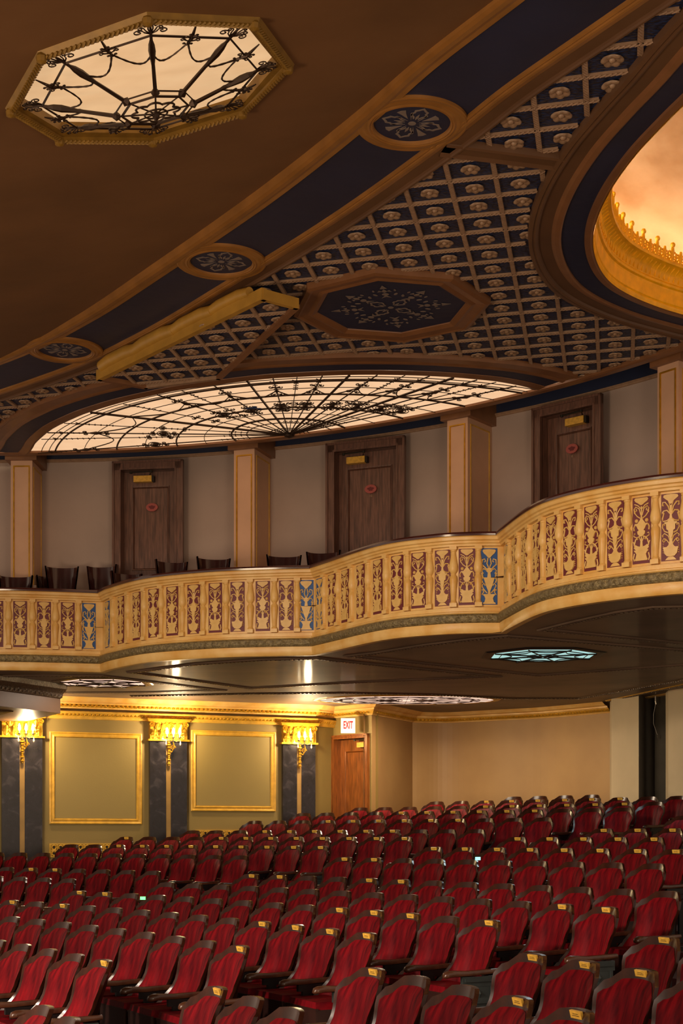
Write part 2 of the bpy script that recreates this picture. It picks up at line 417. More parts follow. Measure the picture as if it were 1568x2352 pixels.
# ---- cornice of the lower walls (path left to right, right side of path = hall)
lower_path = [Lstart, KM, K, D2, D3]+rear[1:]
mb = MB(); mb.sweep(lower_path, [(0, 2.03), (.02, 2.03), (.03, 2.045), (.05, 2.05)]); 
mb.sweep(lower_path, [(.095, 2.10), (.12, 2.115), (.12, 2.135), (.18, 2.15), (.25, 2.2), (.25, 2.22)]); struct(mb.obj('trim_2', 'cream_paint'))
mb = MB(); mb.sweep(lower_path, [(.05, 2.05), (.055, 2.06), (.085, 2.09), (.095, 2.10)]); tg = struct(mb.obj('trim_3', 'gold_paint'))
def leafrow(mb, path, step, off, z0, z1, proj, wid):
    P, L = resample([Vector(p) for p in path], step=step)
    for a, b in zip(P, P[1:]):
        t = (b-a).normalized(); n = Vector((t.y, -t.x)); m = (a+b)/2; h = wid/2
        A = m+n*off; vs = []
        for (u, v, w) in ((-h, 0, 0), (h, 0, 0), (h*.9, .6, 0), (0, 1, 0), (-h*.9, .6, 0), (0, .45, 1)):
            q = A+t*u+n*(w*proj); vs.append((q.x, q.y, z0+(z1-z0)*v))
        mb.add(vs, [(0, 1, 5), (1, 2, 5), (2, 3, 5), (3, 4, 5), (4, 0, 5)])
mb = MB()
leafrow(mb, [Lstart, KM], .07, .085, 2.055, 2.10, .02, .058); leafrow(mb, [KM, K], .07, .085, 2.055, 2.10, .02, .058)
leafrow(mb, [K, D2], .07, .085, 2.055, 2.10, .02, .058); leafrow(mb, [D2, D3], .07, .085, 2.055, 2.10, .02, .058); leafrow(mb, rear, .07, .085, 2.055, 2.10, .02, .058)
o = mb.obj('leaf_ornament', 'gold_leaf', tg); o['kind'] = 'stuff'
# second, lower band only on the sconce wall
lw = [Lstart, KM, K]
mb = MB(); mb.sweep(lw, [(0, 1.86), (.035, 1.865), (.035, 1.90), (.045, 1.91), (.055, 1.93), (.075, 1.965), (.075, 1.985), (.05, 1.99), (0, 1.99)]); t4 = struct(mb.obj('trim_4', 'gold_paint'))
mb = MB(); leafrow(mb, lw, .062, .055, 1.915, 1.965, .02, .05); o = mb.obj('leaf_ornament', 'gold_leaf', t4); o['kind'] = 'stuff'

# ---- panel mouldings on the sconce wall
def lw_x(px): k = (px-XC)/F; return 25.29*k/(1-.396*k)
lwa = atan2(lw_dir.y, lw_dir.x)
FPROF = [(0, 0), (.0, .03), (.015, .035), (.03, .02), (.05, .018), (.065, .028), (.075, .028), (.085, .01), (.09, 0)]
for i, (xa, xb, za, zb) in enumerate(((113, 325, .19, 1.655), (438, 632, .41, 1.74), (-300, -45, .19, 1.655))):
    a, b = lwp(lw_x(xa)), lwp(lw_x(xb)); wdt = (b-a).length
    mb = MB(); moulding_frame(mb, wdt, zb-za, FPROF, frameT(a+lw_n*.0, lwa, za)); fr = struct(mb.obj('trim_%d' % (5+i), 'gold_paint'))
    mb = MB(); mid = (a+b)/2
    mb.box((mid.x+lw_n.x*.004, mid.y+lw_n.y*.004, (za+zb)/2), (wdt-.18, .006, zb-za-.18), lwa); mb.obj('panel_field', 'panel_wall_paint', fr)

# ---- pierced brass grilles low on the sconce wall
def grille(xa, xb, za, zb, label):
    a, b = lwp(lw_x(xa)), lwp(lw_x(xb)); w = (b-a).length; h = zb-za
    t = thing('wall_grille', label, 'grille', (a.x+lw_n.x*.0, a.y+lw_n.y*.0, za), lwa)
    MB().box((w/2, -.003, h/2), (w-.02, .006, h-.02)).obj('backing', 'lamp_black', t)
    mb = MB(); moulding_frame(mb, w, h, [(0, 0), (0, .02), (.02, .02), (.02, .005)], Matrix.Identity(4)); mb.obj('grille_frame', 'gold_paint', t)
    mb = MB(); n = max(3, int((w-.04)/.1)); s = (w-.04)/n
    for i in range(n):
        cx = .02+s*(i+.5)
        for cz in (h*.3, h*.7):
            mb.tube([(cx+s*.36*cos(q*pi/4), -.014, cz+h*.17*sin(q*pi/4)) for q in range(8)], .011, 4, closed=True)
        mb.box((cx-s/2, -.014, h/2), (.014, .012, h-.04)); mb.box((cx, -.014, h/2), (s, .01, .018))
        mb.tube([(cx-s*.45, -.014, h*.08), (cx+s*.45, -.014, h*.92)], .006, 4); mb.tube([(cx+s*.45, -.014, h*.08), (cx-s*.45, -.014, h*.92)], .006, 4)
    mb.obj('pierced_screen', 'gold_paint', t)
grille(113, 300, -.34, -.12, 'pierced gold wall grille below the left panel frame')
grille(448, 548, -.10, .10, 'pierced gold wall grille between the second and third marble pilasters')

# ---- black marble pilasters with gilt capitals, and the sconces
def acanthus(mb, x, z0, h, w, y, lean=.03):
    vs = []; n = 6
    for i in range(n+1):
        v = i/n; ww = w/2*(sin(pi*(.25+.62*v)))*(1.0 if i % 2 else .82); yy = y-lean*(v**2.2)-.012
        vs += [(x-ww, yy+.01, z0+h*v), (x, yy-.008, z0+h*v), (x+ww, yy+.01, z0+h*v)]
    fs = []
    for i in range(n): a = i*3; fs += [(a, a+1, a+4, a+3), (a+1, a+2, a+5, a+4)]
    mb.add(vs, fs)
def pilaster(px, label, sc_label, width=.62):
    c = lwp(lw_x(px)); t = thing('marble_pilaster', label, 'pilaster', (c.x, c.y, 0), lwa, 'black marble pilasters on the sconce wall')
    w = width; s = .08
    for sg in (-1, 1):
        MB().box((sg*(s/2+(w-s)/4), -.04, (ZB+1.54)/2), ((w-s)/2, .08, 1.54-ZB)).obj('marble_slab', 'black_marble', t)
    MB().box((0, -.03, (ZB+1.54)/2), (s, .075, 1.54-ZB)).obj('centre_strip', 'strip_paint', t)
    cap = MB(); cap.box((0, -.055, 1.555), (w+.07, .13, .03)); cap.box((0, -.05, 1.72), (w, .1, .32)); cap.box((0, -.06, 1.868), (w+.08, .16, .03)); cap.box((0, -.06, 1.89), (w+.11, .18, .02))
    capo = cap.obj('capital', 'gold_leaf', t)
    mb = MB(); y = -.1
    for x in (-.25, -.15, -.05, .05, .15, .25): acanthus(mb, x*w/.62, 1.575, .15, .10, y, .05)
    for x in (-.2, -.1, 0, .1, .2): acanthus(mb, x*w/.62, 1.62, .2, .09, y, .03)
    for sg in (-1, 1):
        for (cx, cz, r0) in ((sg*.29*w/.62, 1.81, .05), (sg*.05, 1.80, .045), (sg*.18, 1.79, .035)):
            mb.tube([(p[0], y-.02, p[1]) for p in spiral((cx, cz), r0, .008, pi/2, pi/2+sg*3.5*pi, 22)], .009, 4)
        mb.tube([(sg*.24, y-.01, 1.6), (sg*.2, y-.02, 1.7), (sg*.27, y-.02, 1.82)], .009, 4)
        mb.tube([(sg*.12, y-.01, 1.6), (sg*.15, y-.02, 1.7), (sg*.06, y-.02, 1.82)], .009, 4)
    mb.obj('acanthus_scrolls', 'gold_leaf', capo)
    # sconce
    sx = .03
    s_ = thing('candle_sconce', sc_label, 'sconce', (c.x+lw_n.x*.08, c.y+lw_n.y*.08, 1.1), lwa, 'gilt three-candle sconces')
    mb = MB(); zz = 0.0
    for (z, r) in ((.05, .012), (.08, .03), (.1, .014), (.14, .032), (.17, .016), (.2, .02), (.24, .034), (.28, .018), (.34, .03), (.38, .04), (.42, .022), (.46, .03), (.5, .016)):
        mb.lathe([(0, -.016), (r, -.008), (r*.9, .01), (0, .018)], (0, -.03, z), 8)
    mb.box((0, -.012, .28), (.03, .02, .46)); mb.obj('backplate', 'gold_leaf', s_)
    mb = MB(); mb.tube([(0, -.03, .3), (.03, -.09, .26), (.06, -.14, .34), (.03, -.16, .44), (sx, -.17, .5)], .010, 6)
    mb.tube([(p[0]+.05, -.1, p[1]+.33) for p in spiral((0, 0), .045, .01, 0, 3*pi, 16)], .006, 4); mb.obj('stem', 'gold_leaf', s_)
    for dx in (-.105, 0, .105):
        mb = MB(); mb.tube([(sx, -.17, .44), (sx+dx*.5, -.19, .42), (sx+dx, -.19, .46), (sx+dx, -.19, .485)], .007, 5)
        mb.lathe([(0, .48), (.022, .485), (.026, .5), (.01, .502)], (sx+dx, -.19, 0), 8); arm = mb.obj('candle_arm', 'lamp_black', s_)
        MB().lathe([(.010, .5), (.010, .54)], (sx+dx, -.19, 0), 8).obj('candle', 'cream_paint', arm)
        MB().lathe([(0, .535), (.018, .55), (.024, .58), (.016, .62), (0, .655)], (sx+dx, -.19, 0), 8).obj('bulb', 'bulb_glow', arm, smooth=True)
    for dx in (-.12, .12):
        MB().lathe([(0, .36), (.014, .38), (.012, .4), (.003, .44), (.0, .45)], (sx+dx, -.18, 0), 6).obj('crystal_drop', 'crystal', s_)
    lp = lamp('sconce_lamp', 'POINT', (c.x+lw_n.x*.42+lw_dir.x*sx, c.y+lw_n.y*.42, 1.67), 52, (1, .76, .43), .05)
    return t
pilaster(49, 'leftmost of the three black marble pilasters with gilt capital', 'gilt candle sconce on the leftmost marble pilaster', .63)
pilaster(384, 'middle black marble pilaster between the two framed wall panels', 'gilt candle sconce on the middle marble pilaster', .62)
pilaster(683.5, 'rightmost black marble pilaster, nearest the oak exit door', 'gilt candle sconce on the pilaster nearest the exit door', .58)

# ================================================================== UPPER BOX WALL
Na = 48
upw = [wall_pt(A0+(A1-A0)*i/Na) for i in range(Na+1)]+[Vector((6.6, 16.9)), Vector((9.6, 15.6))]
wallseg('wall_boxes', upw, 2.45, 5.33, 'upper_wall_paint')
mb = MB(); mb.sweep(upw, [(0, 5.315), (.015, 5.32), (.025, 5.335), (.035, 5.34), (.035, 5.355), (0, 5.36)]); struct(mb.obj('trim_8', 'rib_tan'))
mb = MB(); mb.sweep(upw, [(0, 5.33), (0, 5.95)]); struct(mb.obj('wall_frieze', 'navy_plaster'))
# ceiling beam that runs in front of the box wall
beam = [wall_pt(A0+(A1-A0)*i/Na, 10.35) for i in range(Na+1)]+[Vector((6.3, 16.35)), Vector((9.3, 15.0))]
mb = MB(); mb.sweep(beam, [(.15, 5.33), (.15, 5.25), (.12, 5.24), (.04, 5.24), (.02, 5.25), (.015, 5.28), (.015, 5.75), (-.7, 5.75)]); struct(mb.obj('trim_9', 'copper_paint'))
# upper pillars
def wall_ang_px(px, r=WR):
    k = (px-XC)/F; best = None
    for i in range(2000):
        a = A1+(A0-A1)*i/2000; p = wall_pt(a, r); e = abs(p.x/p.y-k)
        if best is None or e < best[0]: best = (e, a)
    return best[1]
def upper_pillar(px, label):
    """px = column of the middle of the front face"""
    a = wall_ang_px(px, WR-.58); p = wall_pt(a, WR-.58); rz = a-pi/2+pi*0
    t = thing('square_pillar', label, 'pillar', (p.x, p.y, 2.3), a-pi/2, 'square pillars between the box doors')
    z1 = 5.24-2.3; w = .30; dp = .58
    MB().box((0, dp/2, z1/2), (w, dp, z1)).obj('shaft', 'upper_pillar_paint', t)
    mb = MB(); moulding_frame(mb, w-.07, z1-.09, [(0, 0), (0, .012), (.014, .012), (.018, 0)], Matrix.Translation((-(w-.07)/2, 0, -.02)))
    mb.obj('gilt_moulding', 'gold_leaf', t)
    mb = MB(); T = Matrix.Translation((w/2, .06, -.02)) @ Matrix.Rotation(pi/2, 4, 'Z'); moulding_frame(mb, dp-.12, z1-.09, [(0, 0), (0, .01), (.012, .01), (.016, 0)], T)
    mb.obj('side_moulding', 'gold_paint', t)
    mb = MB(); mb.box((0, dp/2, z1+.12), (w+.14, dp+.1, .32)); mb.box((0, dp/2, z1-.012), (w+.03, dp+.02, .024)); mb.obj('pillar_cap', 'copper_paint', t)
    mb = MB(); mb.box((w/2+.03, .02, 1.0), (.04, .03, .35)); mb.obj('vent_strip', 'upper_wall_paint', t)
    return t
upper_pillar(50, 'leftmost square pillar with gilt edging behind the box chairs')
upper_pillar(561, 'square pillar with gilt edging left of the middle box door')
upper_pillar(1050, 'square pillar with gilt edging between the middle and right box doors')
upper_pillar(1533, 'square pillar with gilt edging right of the rightmost box door')

# doors of the boxes
def box_door(idx, p, q, ztop, num, closer, plq):
    p = Vector(p); q = Vector(q); d = (q-p); ang = atan2(d.y, d.x); n = Vector((d.y, -d.x)).normalized()
    c = .12; w = d.length-2*c; u = d.normalized()
    base = p+u*c+n*.19
    h = 2.35
    dd = build_door(idx, base, ang, w, h, ztop-h-c, 'door_oak', .15, closer, plq, casing=c, num=num)
    return dd
box_door(2, (-3.175, 20.96), (-2.17, 20.82), 5.24, '1', .29, (0.02, 2.35-.50))
box_door(3, (-.12, 20.0), (.916, 19.58), 5.24, '18', .27, (0.02, 2.35-.50))
box_door(4, (2.496, 18.34), (3.227, 17.68), 5.24, '8', .43, (-.02, 2.35-.42))

# ================================================================== BALCONY
CUSP = [(-3.21, 19.9), (-.33, 18.05), (1.755, 16.06)]
bays = [
    [(-7.2, 20.6), (-6.6, 20.05), (-5.6, 19.72), (-4.54, 19.66), (-3.8, 19.76), (-3.21, 19.9)],
    [(-3.21, 19.9), (-2.95, 19.42), (-2.39, 18.72), (-1.58, 18.28), (-.9, 18.12), (-.33, 18.05)],
    [(-.33, 18.05), (-.12, 17.68), (.49, 16.62), (1.03, 16.2), (1.4, 16.08), (1.755, 16.06)],
    [(1.755, 16.06), (1.79, 15.75), (1.95, 14.8), (2.14, 14.3), (2.54, 13.82), (3.1, 13.45), (3.8, 13.3)],
    [(3.8, 13.3), (3.86, 12.9), (4.25, 12.2), (4.9, 11.75), (5.7, 11.5), (6.6, 11.4)],
]
bay_paths = []
for b in bays:
    P = cat_spline([Vector(p) for p in b], 10); P, L = resample(P, n=40); bay_paths.append((P, L))
whole = []
for i, (P, L) in enumerate(bay_paths): whole += P if i == 0 else P[1:]
ZS = 2.2
bal = thing('balcony_front', 'scalloped cream balcony front with balusters, relief panels and dark wood rail', 'balcony', (0, 0, 0))
mb = MB(); mb.sweep(whole, [(-.04, 2.197), (.03, 2.197), (.045, 2.215), (.055, 2.27), (.05, 2.3), (.05, 2.31)]); mb.obj('fascia', 'cream_paint', bal, smooth=30)
mb = MB(); mb.sweep(whole, [(.05, 2.305), (.07, 2.31), (.085, 2.33), (.088, 2.38), (.075, 2.40), (.05, 2.405)]); bz = mb.obj('bronze_band', 'antique_bronze', bal, smooth=30)
mb = MB()
for P, L in bay_paths: leafrow(mb, [p for p in P], .105, .084, 2.325, 2.39, .014, .085)
o = mb.obj('leaf_ornament', 'antique_bronze', bz); o['kind'] = 'stuff'
mb = MB(); mb.sweep(whole, [(.05, 2.405), (.062, 2.415), (.062, 2.425), (.045, 2.435), (.045, 2.475), (.0, 2.485), (0, 3.145)]); mb.obj('panel_wall', 'cream_paint', bal, smooth=30)
mb = MB(); mb.sweep(whole, [(0, 3.14), (.035, 3.145), (.04, 3.165), (.055, 3.175), (.055, 3.195), (.075, 3.205), (.078, 3.235), (.09, 3.245)]); mb.obj('rail_moulding', 'cream_paint', bal, smooth=30)
mb = MB(); mb.sweep(whole, [(.06, 3.24), (.10, 3.245), (.105, 3.265), (.095, 3.285), (.05, 3.295), (-.1, 3.295), (-.12, 3.28), (-.12, 3.18), (-.08, 3.18)]); mb.obj('wood_rail', 'dark_wood_rail', bal, smooth=30)
mb = MB(); mb.sweep(whole, [(-.09, 3.2), (-.09, 2.3)]); mb.obj('inner_face', 'upper_wall_paint', bal)

# half-round baluster, shared
PH = .655; PZ = 2.487
def baluster_mesh():
    mb = MB()
    prof = [(.030, .045), (.034, .055), (.027, .065), (.024, .08), (.028, .16), (.036, .25), (.040, .30), (.036, .335), (.024, .35), (.022, .365), (.030, .375), (.042, .40), (.045, .44), (.036, .50), (.026, .57), (.024, .60), (.031, .61), (.031, .622)]
    mb.lathe([(r*1.14, z) for r, z in prof], (0, 0, 0), 10, -pi, 0)
    for z, c in ((.022, .044), (.64, .036)): mb.box((0, -.022, z), (.078, .044, c))
    for k in range(7):
        a = -pi+pi*(k+.5)/7
        mb.tube([(.026*cos(a), .026*sin(a), .08), (.036*cos(a), .036*sin(a), .24)], .003, 3)
        mb.tube([(.044*cos(a), .044*sin(a), .44), (.028*cos(a), .028*sin(a), .57)], .003, 3)
    return mb.mesh('baluster', 'cream_paint', smooth=35)
BAL_ME = baluster_mesh()
HALF_ME = None
PW = .18; PHT = .60
def sym(pts): return pts+[(-x, z) for x, z in reversed(pts)]
def panel_mesh(kind):
    """relief: vases, scrolls and leaves, 12 mm proud; local x across, z up, -y outward"""
    mb = MB(); I = Matrix.Identity(4); t = .012
    def shape(pts, z=0, th=t): mb.plate([(x*1.16, zz+z) for x, zz in sym(pts)], I, th)
    def curl(pts, r=.0045):
        for s in (-1, 1): mb.tube([(s*p[0]*1.16, -.008, p[1]) for p in pts], r*1.2, 5)
    h = PHT
    if kind == 'A':
        shape([(0, .0), (.045, .0), (.03, .02), (.018, .03)]); shape([(0, .03), (.03, .035), (.05, .06), (.056, .1), (.06, .105), (.06, .118), (0, .118)], 0, .02)
        shape([(0, .118), (.035, .118), (.02, .135), (.014, .16), (.008, .2)])
        curl([(.006, .14), (.03, .18), (.055, .2), (.066, .18), (.055, .165), (.046, .178)]); curl([(.006, .17), (.02, .22), (.05, .245), (.068, .225), (.06, .212)], .005)
        for s in (-1, 1):
            for z in (.15, .13, .11, .09, .07): mb.lathe([(0, -.006), (.006, 0), (0, .006)], (s*.07, -.006, z), 5)
            mb.lathe([(0, -.014), (.014, 0), (0, .014)], (s*.05, -.004, .19), 8)
        shape([(0, .2), (.008, .2), (.018, .235), (.02, .27), (.034, .28), (.036, .325), (.05, .335), (.05, .347), (0, .347)], 0, .018)
        curl([(.022, .25), (.05, .265), (.066, .3), (.062, .33), (.05, .335), (.048, .315)], .0055)
        shape([(0, .347), (.028, .347), (.012, .38), (.006, .43), (.006, .5)])
        curl([(.008, .38), (.03, .36), (.062, .355), (.066, .38), (.055, .43), (.068, .44)], .006); curl([(.006, .42), (.03, .455), (.058, .45), (.066, .425)], .006)
        curl([(.006, .43), (.02, .49), (.045, .53), (.064, .53), (.066, .5), (.054, .5)], .006); curl([(.004, .45), (.008, .5), (.02, .54)], .004)
        shape([(0, .51), (.01, .515), (.022, .54), (.04, .555), (.06, .575), (.055, .592), (.03, .598), (0, .6)], 0, .016)
    elif kind == 'B':
        shape([(0, .02), (.05, .02), (.055, .03), (.048, .045), (.04, .08), (.05, .1), (.06, .108), (.06, .118), (0, .118)], 0, .018)
        curl([(.06, .02), (.068, .05), (.06, .09)], .006)
        shape([(0, .118), (.045, .118), (.065, .14), (.05, .17), (.03, .155), (.012, .15), (.006, .23), (0, .25)])
        curl([(.05, .14), (.062, .17), (.05, .215), (.035, .235), (.03, .22), (.038, .215)], .0065); curl([(.06, .17), (.07, .2)], .005); curl([(.006, .2), (.018, .23), (.02, .25)], .004)
        shape([(0, .24), (.012, .245), (.03, .265), (.034, .29), (.02, .3), (.03, .315), (.04, .34), (.055, .352), (.055, .362), (0, .362)], 0, .018)
        curl([(.012, .245), (.04, .235), (.066, .25), (.062, .275), (.05, .27)], .005); curl([(.055, .355), (.066, .33), (.062, .3)], .006)
        shape([(0, .362), (.035, .362), (.016, .39), (.006, .41), (.005, .52)])
        for s in (-1, 1): mb.lathe([(0, -.02), (.013, -.014), (.02, 0), (.013, .014), (0, .02)], (s*.05, -.002, .39), 10)
        curl([(.008, .41), (.035, .43), (.055, .46), (.066, .5), (.06, .46)], .005); curl([(.006, .44), (.02, .5), (.05, .52), (.064, .495), (.052, .475), (.04, .485), (.045, .5)], .005)
        curl([(.006, .5), (.03, .53), (.06, .545)], .005)
        shape([(0, .53), (.012, .535), (.028, .55), (.05, .565), (.06, .585), (.05, .598), (0, .598)], 0, .016)
    else:
        shape([(0, .0), (.06, .0), (.06, .012), (.045, .02), (.035, .06), (.045, .085), (.055, .095), (.055, .107), (0, .107)], 0, .016)
        curl([(.066, .1), (.05, .13), (.058, .16), (.07, .15)], .006); curl([(.02, .12), (.05, .16), (.066, .2), (.05, .225), (.035, .2)], .006)
        shape([(0, .107), (.014, .107), (.01, .14), (.03, .2), (.045, .26), (.05, .275), (.05, .287), (0, .287)], 0, .016)
        curl([(.06, .23), (.07, .26), (.06, .3), (.07, .34)], .007); curl([(.05, .28), (.07, .31), (.055, .335), (.07, .36), (.05, .385), (.03, .37)], .006)
        shape([(0, .287), (.018, .287), (.012, .34), (.03, .36), (.02, .385), (0, .4)])
        curl([(.01, .36), (.04, .4), (.068, .43), (.064, .48), (.04, .49), (.032, .465), (.045, .455)], .0065); curl([(.006, .4), (.02, .44), (.01, .5)], .006)
        shape([(0, .5), (.012, .505), (.03, .53), (.05, .55), (.062, .575), (.055, .59), (0, .595)], 0, .016)
    return mb.mesh('relief_ornament', 'cream_relief')
REL = {k: panel_mesh(k) for k in 'ABC'}
def field_mesh(m):
    return MB().box((0, -.002, PHT/2), (PW, .006, PHT+.012)).mesh('relief_panel', m)
FLD = {'A': field_mesh('maroon_paint'), 'C': field_mesh('blue_paint')}; FLD['B'] = FLD['A']
def on_path(P, L, s):
    n = len(P)-1; f = max(0, min(n-1e-6, s/L*n)); i = int(f); p = P[i].lerp(P[i+1], f-i); t = (P[i+1]-P[i]).normalized(); return p, atan2(t.y, t.x)
def put_panel(p, a, kind):
    T = Matrix.Translation((p.x, p.y, PZ+.028)) @ Matrix.Rotation(a, 4, 'Z')
    f = link('relief_panel', FLD[kind], bal, T); r = link('relief_ornament', REL[kind], f)
    return f
# surveyed columns of the balusters, red panels and blue end panels in each bay
BAYS = [
    ([-90, -35, 19, 74, 128, 180], [-117, -62, -8, 47, 101, 155], [204]),
    ([261, 295, 332, 371, 419, 468, 519, 575, 630, 682], [278, 314, 353, 396, 445, 494, 546, 603, 658], [247, 703]),
    ([746, 777, 809, 846, 888, 936, 987, 1042, 1098], [762, 793, 828, 868, 912, 961, 1016, 1072], [735, 1122]),
    ([1171, 1192, 1217, 1248, 1286, 1332, 1384, 1441, 1505, 1573], [1181, 1204, 1232, 1267, 1309, 1358, 1413, 1474, 1540], [1163]),
]
def on_path_px(P, L, x):
    k = (x-XC)/F; best = None
    for q in range(401):
        p, a = on_path(P, L, L*q/400); e = abs(p.x/p.y-k)
        if best is None or e < best[0]: best = (e, p, a)
    return best[1], best[2]
for bi, (P, L) in enumerate(bay_paths[:4]):
    bl, rd, bu = BAYS[bi]
    for x in bl:
        p, a = on_path_px(P, L, x); link('baluster', BAL_ME, bal, Matrix.Translation((p.x, p.y, PZ)) @ Matrix.Rotation(a, 4, 'Z'))
    for q, x in enumerate(rd):
        p, a = on_path_px(P, L, x); put_panel(p, a, 'AB'[q % 2])
    for x in bu:
        p, a = on_path_px(P, L, x); put_panel(p, a, 'C')
P, L = bay_paths[4]                              # the next bay, out of frame
for q in range(9):
    p, a = on_path(P, L, .3+q*.34); link('baluster', BAL_ME, bal, Matrix.Translation((p.x, p.y, PZ)) @ Matrix.Rotation(a, 4, 'Z'))
    p, a = on_path(P, L, .47+q*.34); put_panel(p, a, 'AB'[q % 2])

# floor of the boxes, and the ceiling under the balcony
def strip_between(name, A, B, za, zb, m):
    n = 60; a, _ = resample(A, n=n); b, _ = resample(B, n=n); mb = MB()
    for p, q in zip(a, b): mb.v += [(p.x, p.y, za), (q.x, q.y, zb)]
    for i in range(n): mb.f.append((2*i, 2*i+1, 2*i+3, 2*i+2))
    return struct(mb.obj(name, m))
strip_between('floor_boxes', whole, [wall_pt(R(109)+(R(33)-R(109))*i/60) for i in range(61)]+[Vector((6.6, 16.9)), Vector((9.0, 15.9))], 2.80, 2.88, 'floor_carpet')
low_back = [Lstart, K, D2, D3]+rear[1:]+[Vector((6.0, 24.4)), Vector((7.6, 19)), Vector((7.2, 13.2))]
back_path = [Lstart+Vector((-.3, .6)), Vector((-3, 24.8)), Vector((-.14, 26.4)), Vector((1.3, 27.0)), Vector((2.8, 26.8)), Vector((4.8, 25.2)), Vector((6.4, 22.5)), Vector((8.4, 18.5)), Vector((9.2, 13.2))]
strip_between('ceiling_under_balcony', [Vector((p.x, p.y)) for p in whole], back_path, ZS, ZS, 'soffit_brown')
# moulded panel borders under the balcony
SOFF = [(-.09, 0), (-.08, -.012), (-.05, -.02), (-.03, -.012), (.0, -.012), (.02, -.018), (.04, -.015), (.05, 0)]
def soffit_panel(pts, idx, spline=0):
    P = [at_z(x, y, ZS) for x, y in pts]; Q, _ = resample(P+[P[0]], step=.15)
    mb = MB(); mb.sweep(P, SOFF, closed=True, z=ZS); t = struct(mb.obj('trim_%d' % idx, 'soffit_brown'))
    b = MB()
    for i in range(len(P)):
        A, B = P[i], P[(i+1) % len(P)]; n = max(1, int((B-A).length/.055))
        for k in range(n):
            c = A.lerp(B, (k+.5)/n); d = (B-A).normalized(); nn = Vector((d.y, -d.x)); c = c-nn*.015
            b.box((c.x, c.y, ZS-.014), (.035, .03, .012), atan2(d.y, d.x))
    o = b.obj('bead_ornament', 'soffit_trim', t); o['kind'] = 'stuff'
soffit_panel([(300, 1543), (450, 1524), (600, 1514), (728, 1511), (790, 1518), (1140, 1553), (784, 1568), (575, 1580)], 10)
soffit_panel([(800, 1506), (862, 1499), (980, 1480), (1084, 1467), (1165, 1460), (1568, 1492), (1900, 1510), (1568, 1527), (1234, 1551)], 11)
soffit_panel([(1245, 1446), (1320, 1427), (1420, 1405), (1500, 1394), (1900, 1385), (2100, 1470), (1568, 1478)], 12)
soffit_panel([(-250, 1563), (-100, 1553), (100, 1550), (235, 1551), (510, 1584), (330, 1589), (150, 1590)], 13)
def soffit_line(pts, idx, m='soffit_trim', prof=None, leaf=True):
    P = [at_z(x, y, ZS) for x, y in pts]; mb = MB(); mb.sweep(P, prof or [(-.08, 0), (-.07, -.012), (-.03, -.022), (.0, -.014), (.03, -.014), (.05, 0)], z=ZS); t = struct(mb.obj('trim_%d' % idx, m))
    if leaf:
        b = MB(); Q, _ = resample(P, step=.06)
        for a, c in zip(Q, Q[1:]):
            d = (c-a).normalized(); m_ = (a+c)/2; b.box((m_.x, m_.y, ZS-.02), (.035, .05, .012), atan2(d.y, d.x))
        o = b.obj('bead_ornament', 'soffit_trim', t); o['kind'] = 'stuff'
soffit_line([(300, 1597), (560, 1592), (784, 1590), (1000, 1594), (1180, 1603), (1330, 1603), (1568, 1560), (1800, 1500)], 14)
soffit_line([(1395, 1609), (1568, 1572), (1800, 1515)], 15, 'gold_paint')
soffit_line([(1470, 1604), (1568, 1586), (1800, 1540)], 16, 'cream_paint', leaf=False)

# bulkhead at the far left under the balcony
bk = [(-4.1, 21.6), (-4.7, 20.4), (-5.7, 18.4), (-9, 19.8), (-9, 21.8), (-5.31, 23.1), (-5.0, 23.25)]
mb = MB(); mb.prism(bk, 1.79, 2.2); bh = struct(mb.obj('wall_bulkhead', 'beam_brown'))
bp = [Vector(bk[2]), Vector(bk[1]), Vector(bk[0])]
mb = MB(); mb.sweep(bp, [(0, 2.0), (-.03, 2.01), (-.05, 2.07), (-.12, 2.12), (-.13, 2.2)][::1]); 
mb2 = MB(); mb2.sweep([Vector(bk[2]), Vector(bk[1]), Vector(bk[0])], [(0.0, 2.0), (.03, 2.01), (.05, 2.07), (.12, 2.13), (.13, 2.2)]); t = mb2.obj('cornice', 'soffit_trim', bh)
mb = MB(); leafrow(mb, bp, .09, .045, 2.01, 2.09, .03, .07); o = mb.obj('leaf_ornament', 'soffit_trim', bh); o['kind'] = 'stuff'
mb = MB(); P = [Vector((-4.75, 21.2)), Vector((-5.3, 22.2)), Vector((-7, 21.2)), Vector((-6.0, 19.6))]
mb.sweep(P, SOFF, closed=True, z=1.79); mb.obj('soffit_moulding', 'soffit_trim', bh)

# ================================================================== MAIN CEILING
# L0: edge of the brown sounding board; everything else is offset from it
L0 = [(-7.6, 18.9), (-6.0, 18.2), (-3.77, 16.33), (-2.66, 15.09), (-1.69, 13.73), (-.661, 12.21), (.112, 10.91), (.551, 10.08), (1.03, 9.30), (1.9, 7.9), (2.9, 6.3)]
L0 = [Vector(p) for p in cat_spline([Vector(p) for p in L0], 8)]
def offset_path(P, o):
    out = []
    for i, p in enumerate(P):
        a, b = P[max(0, i-1)], P[min(len(P)-1, i+1)]; t = (b-a).normalized(); n = Vector((-t.y, t.x)); out.append(p+n*o)
    return out
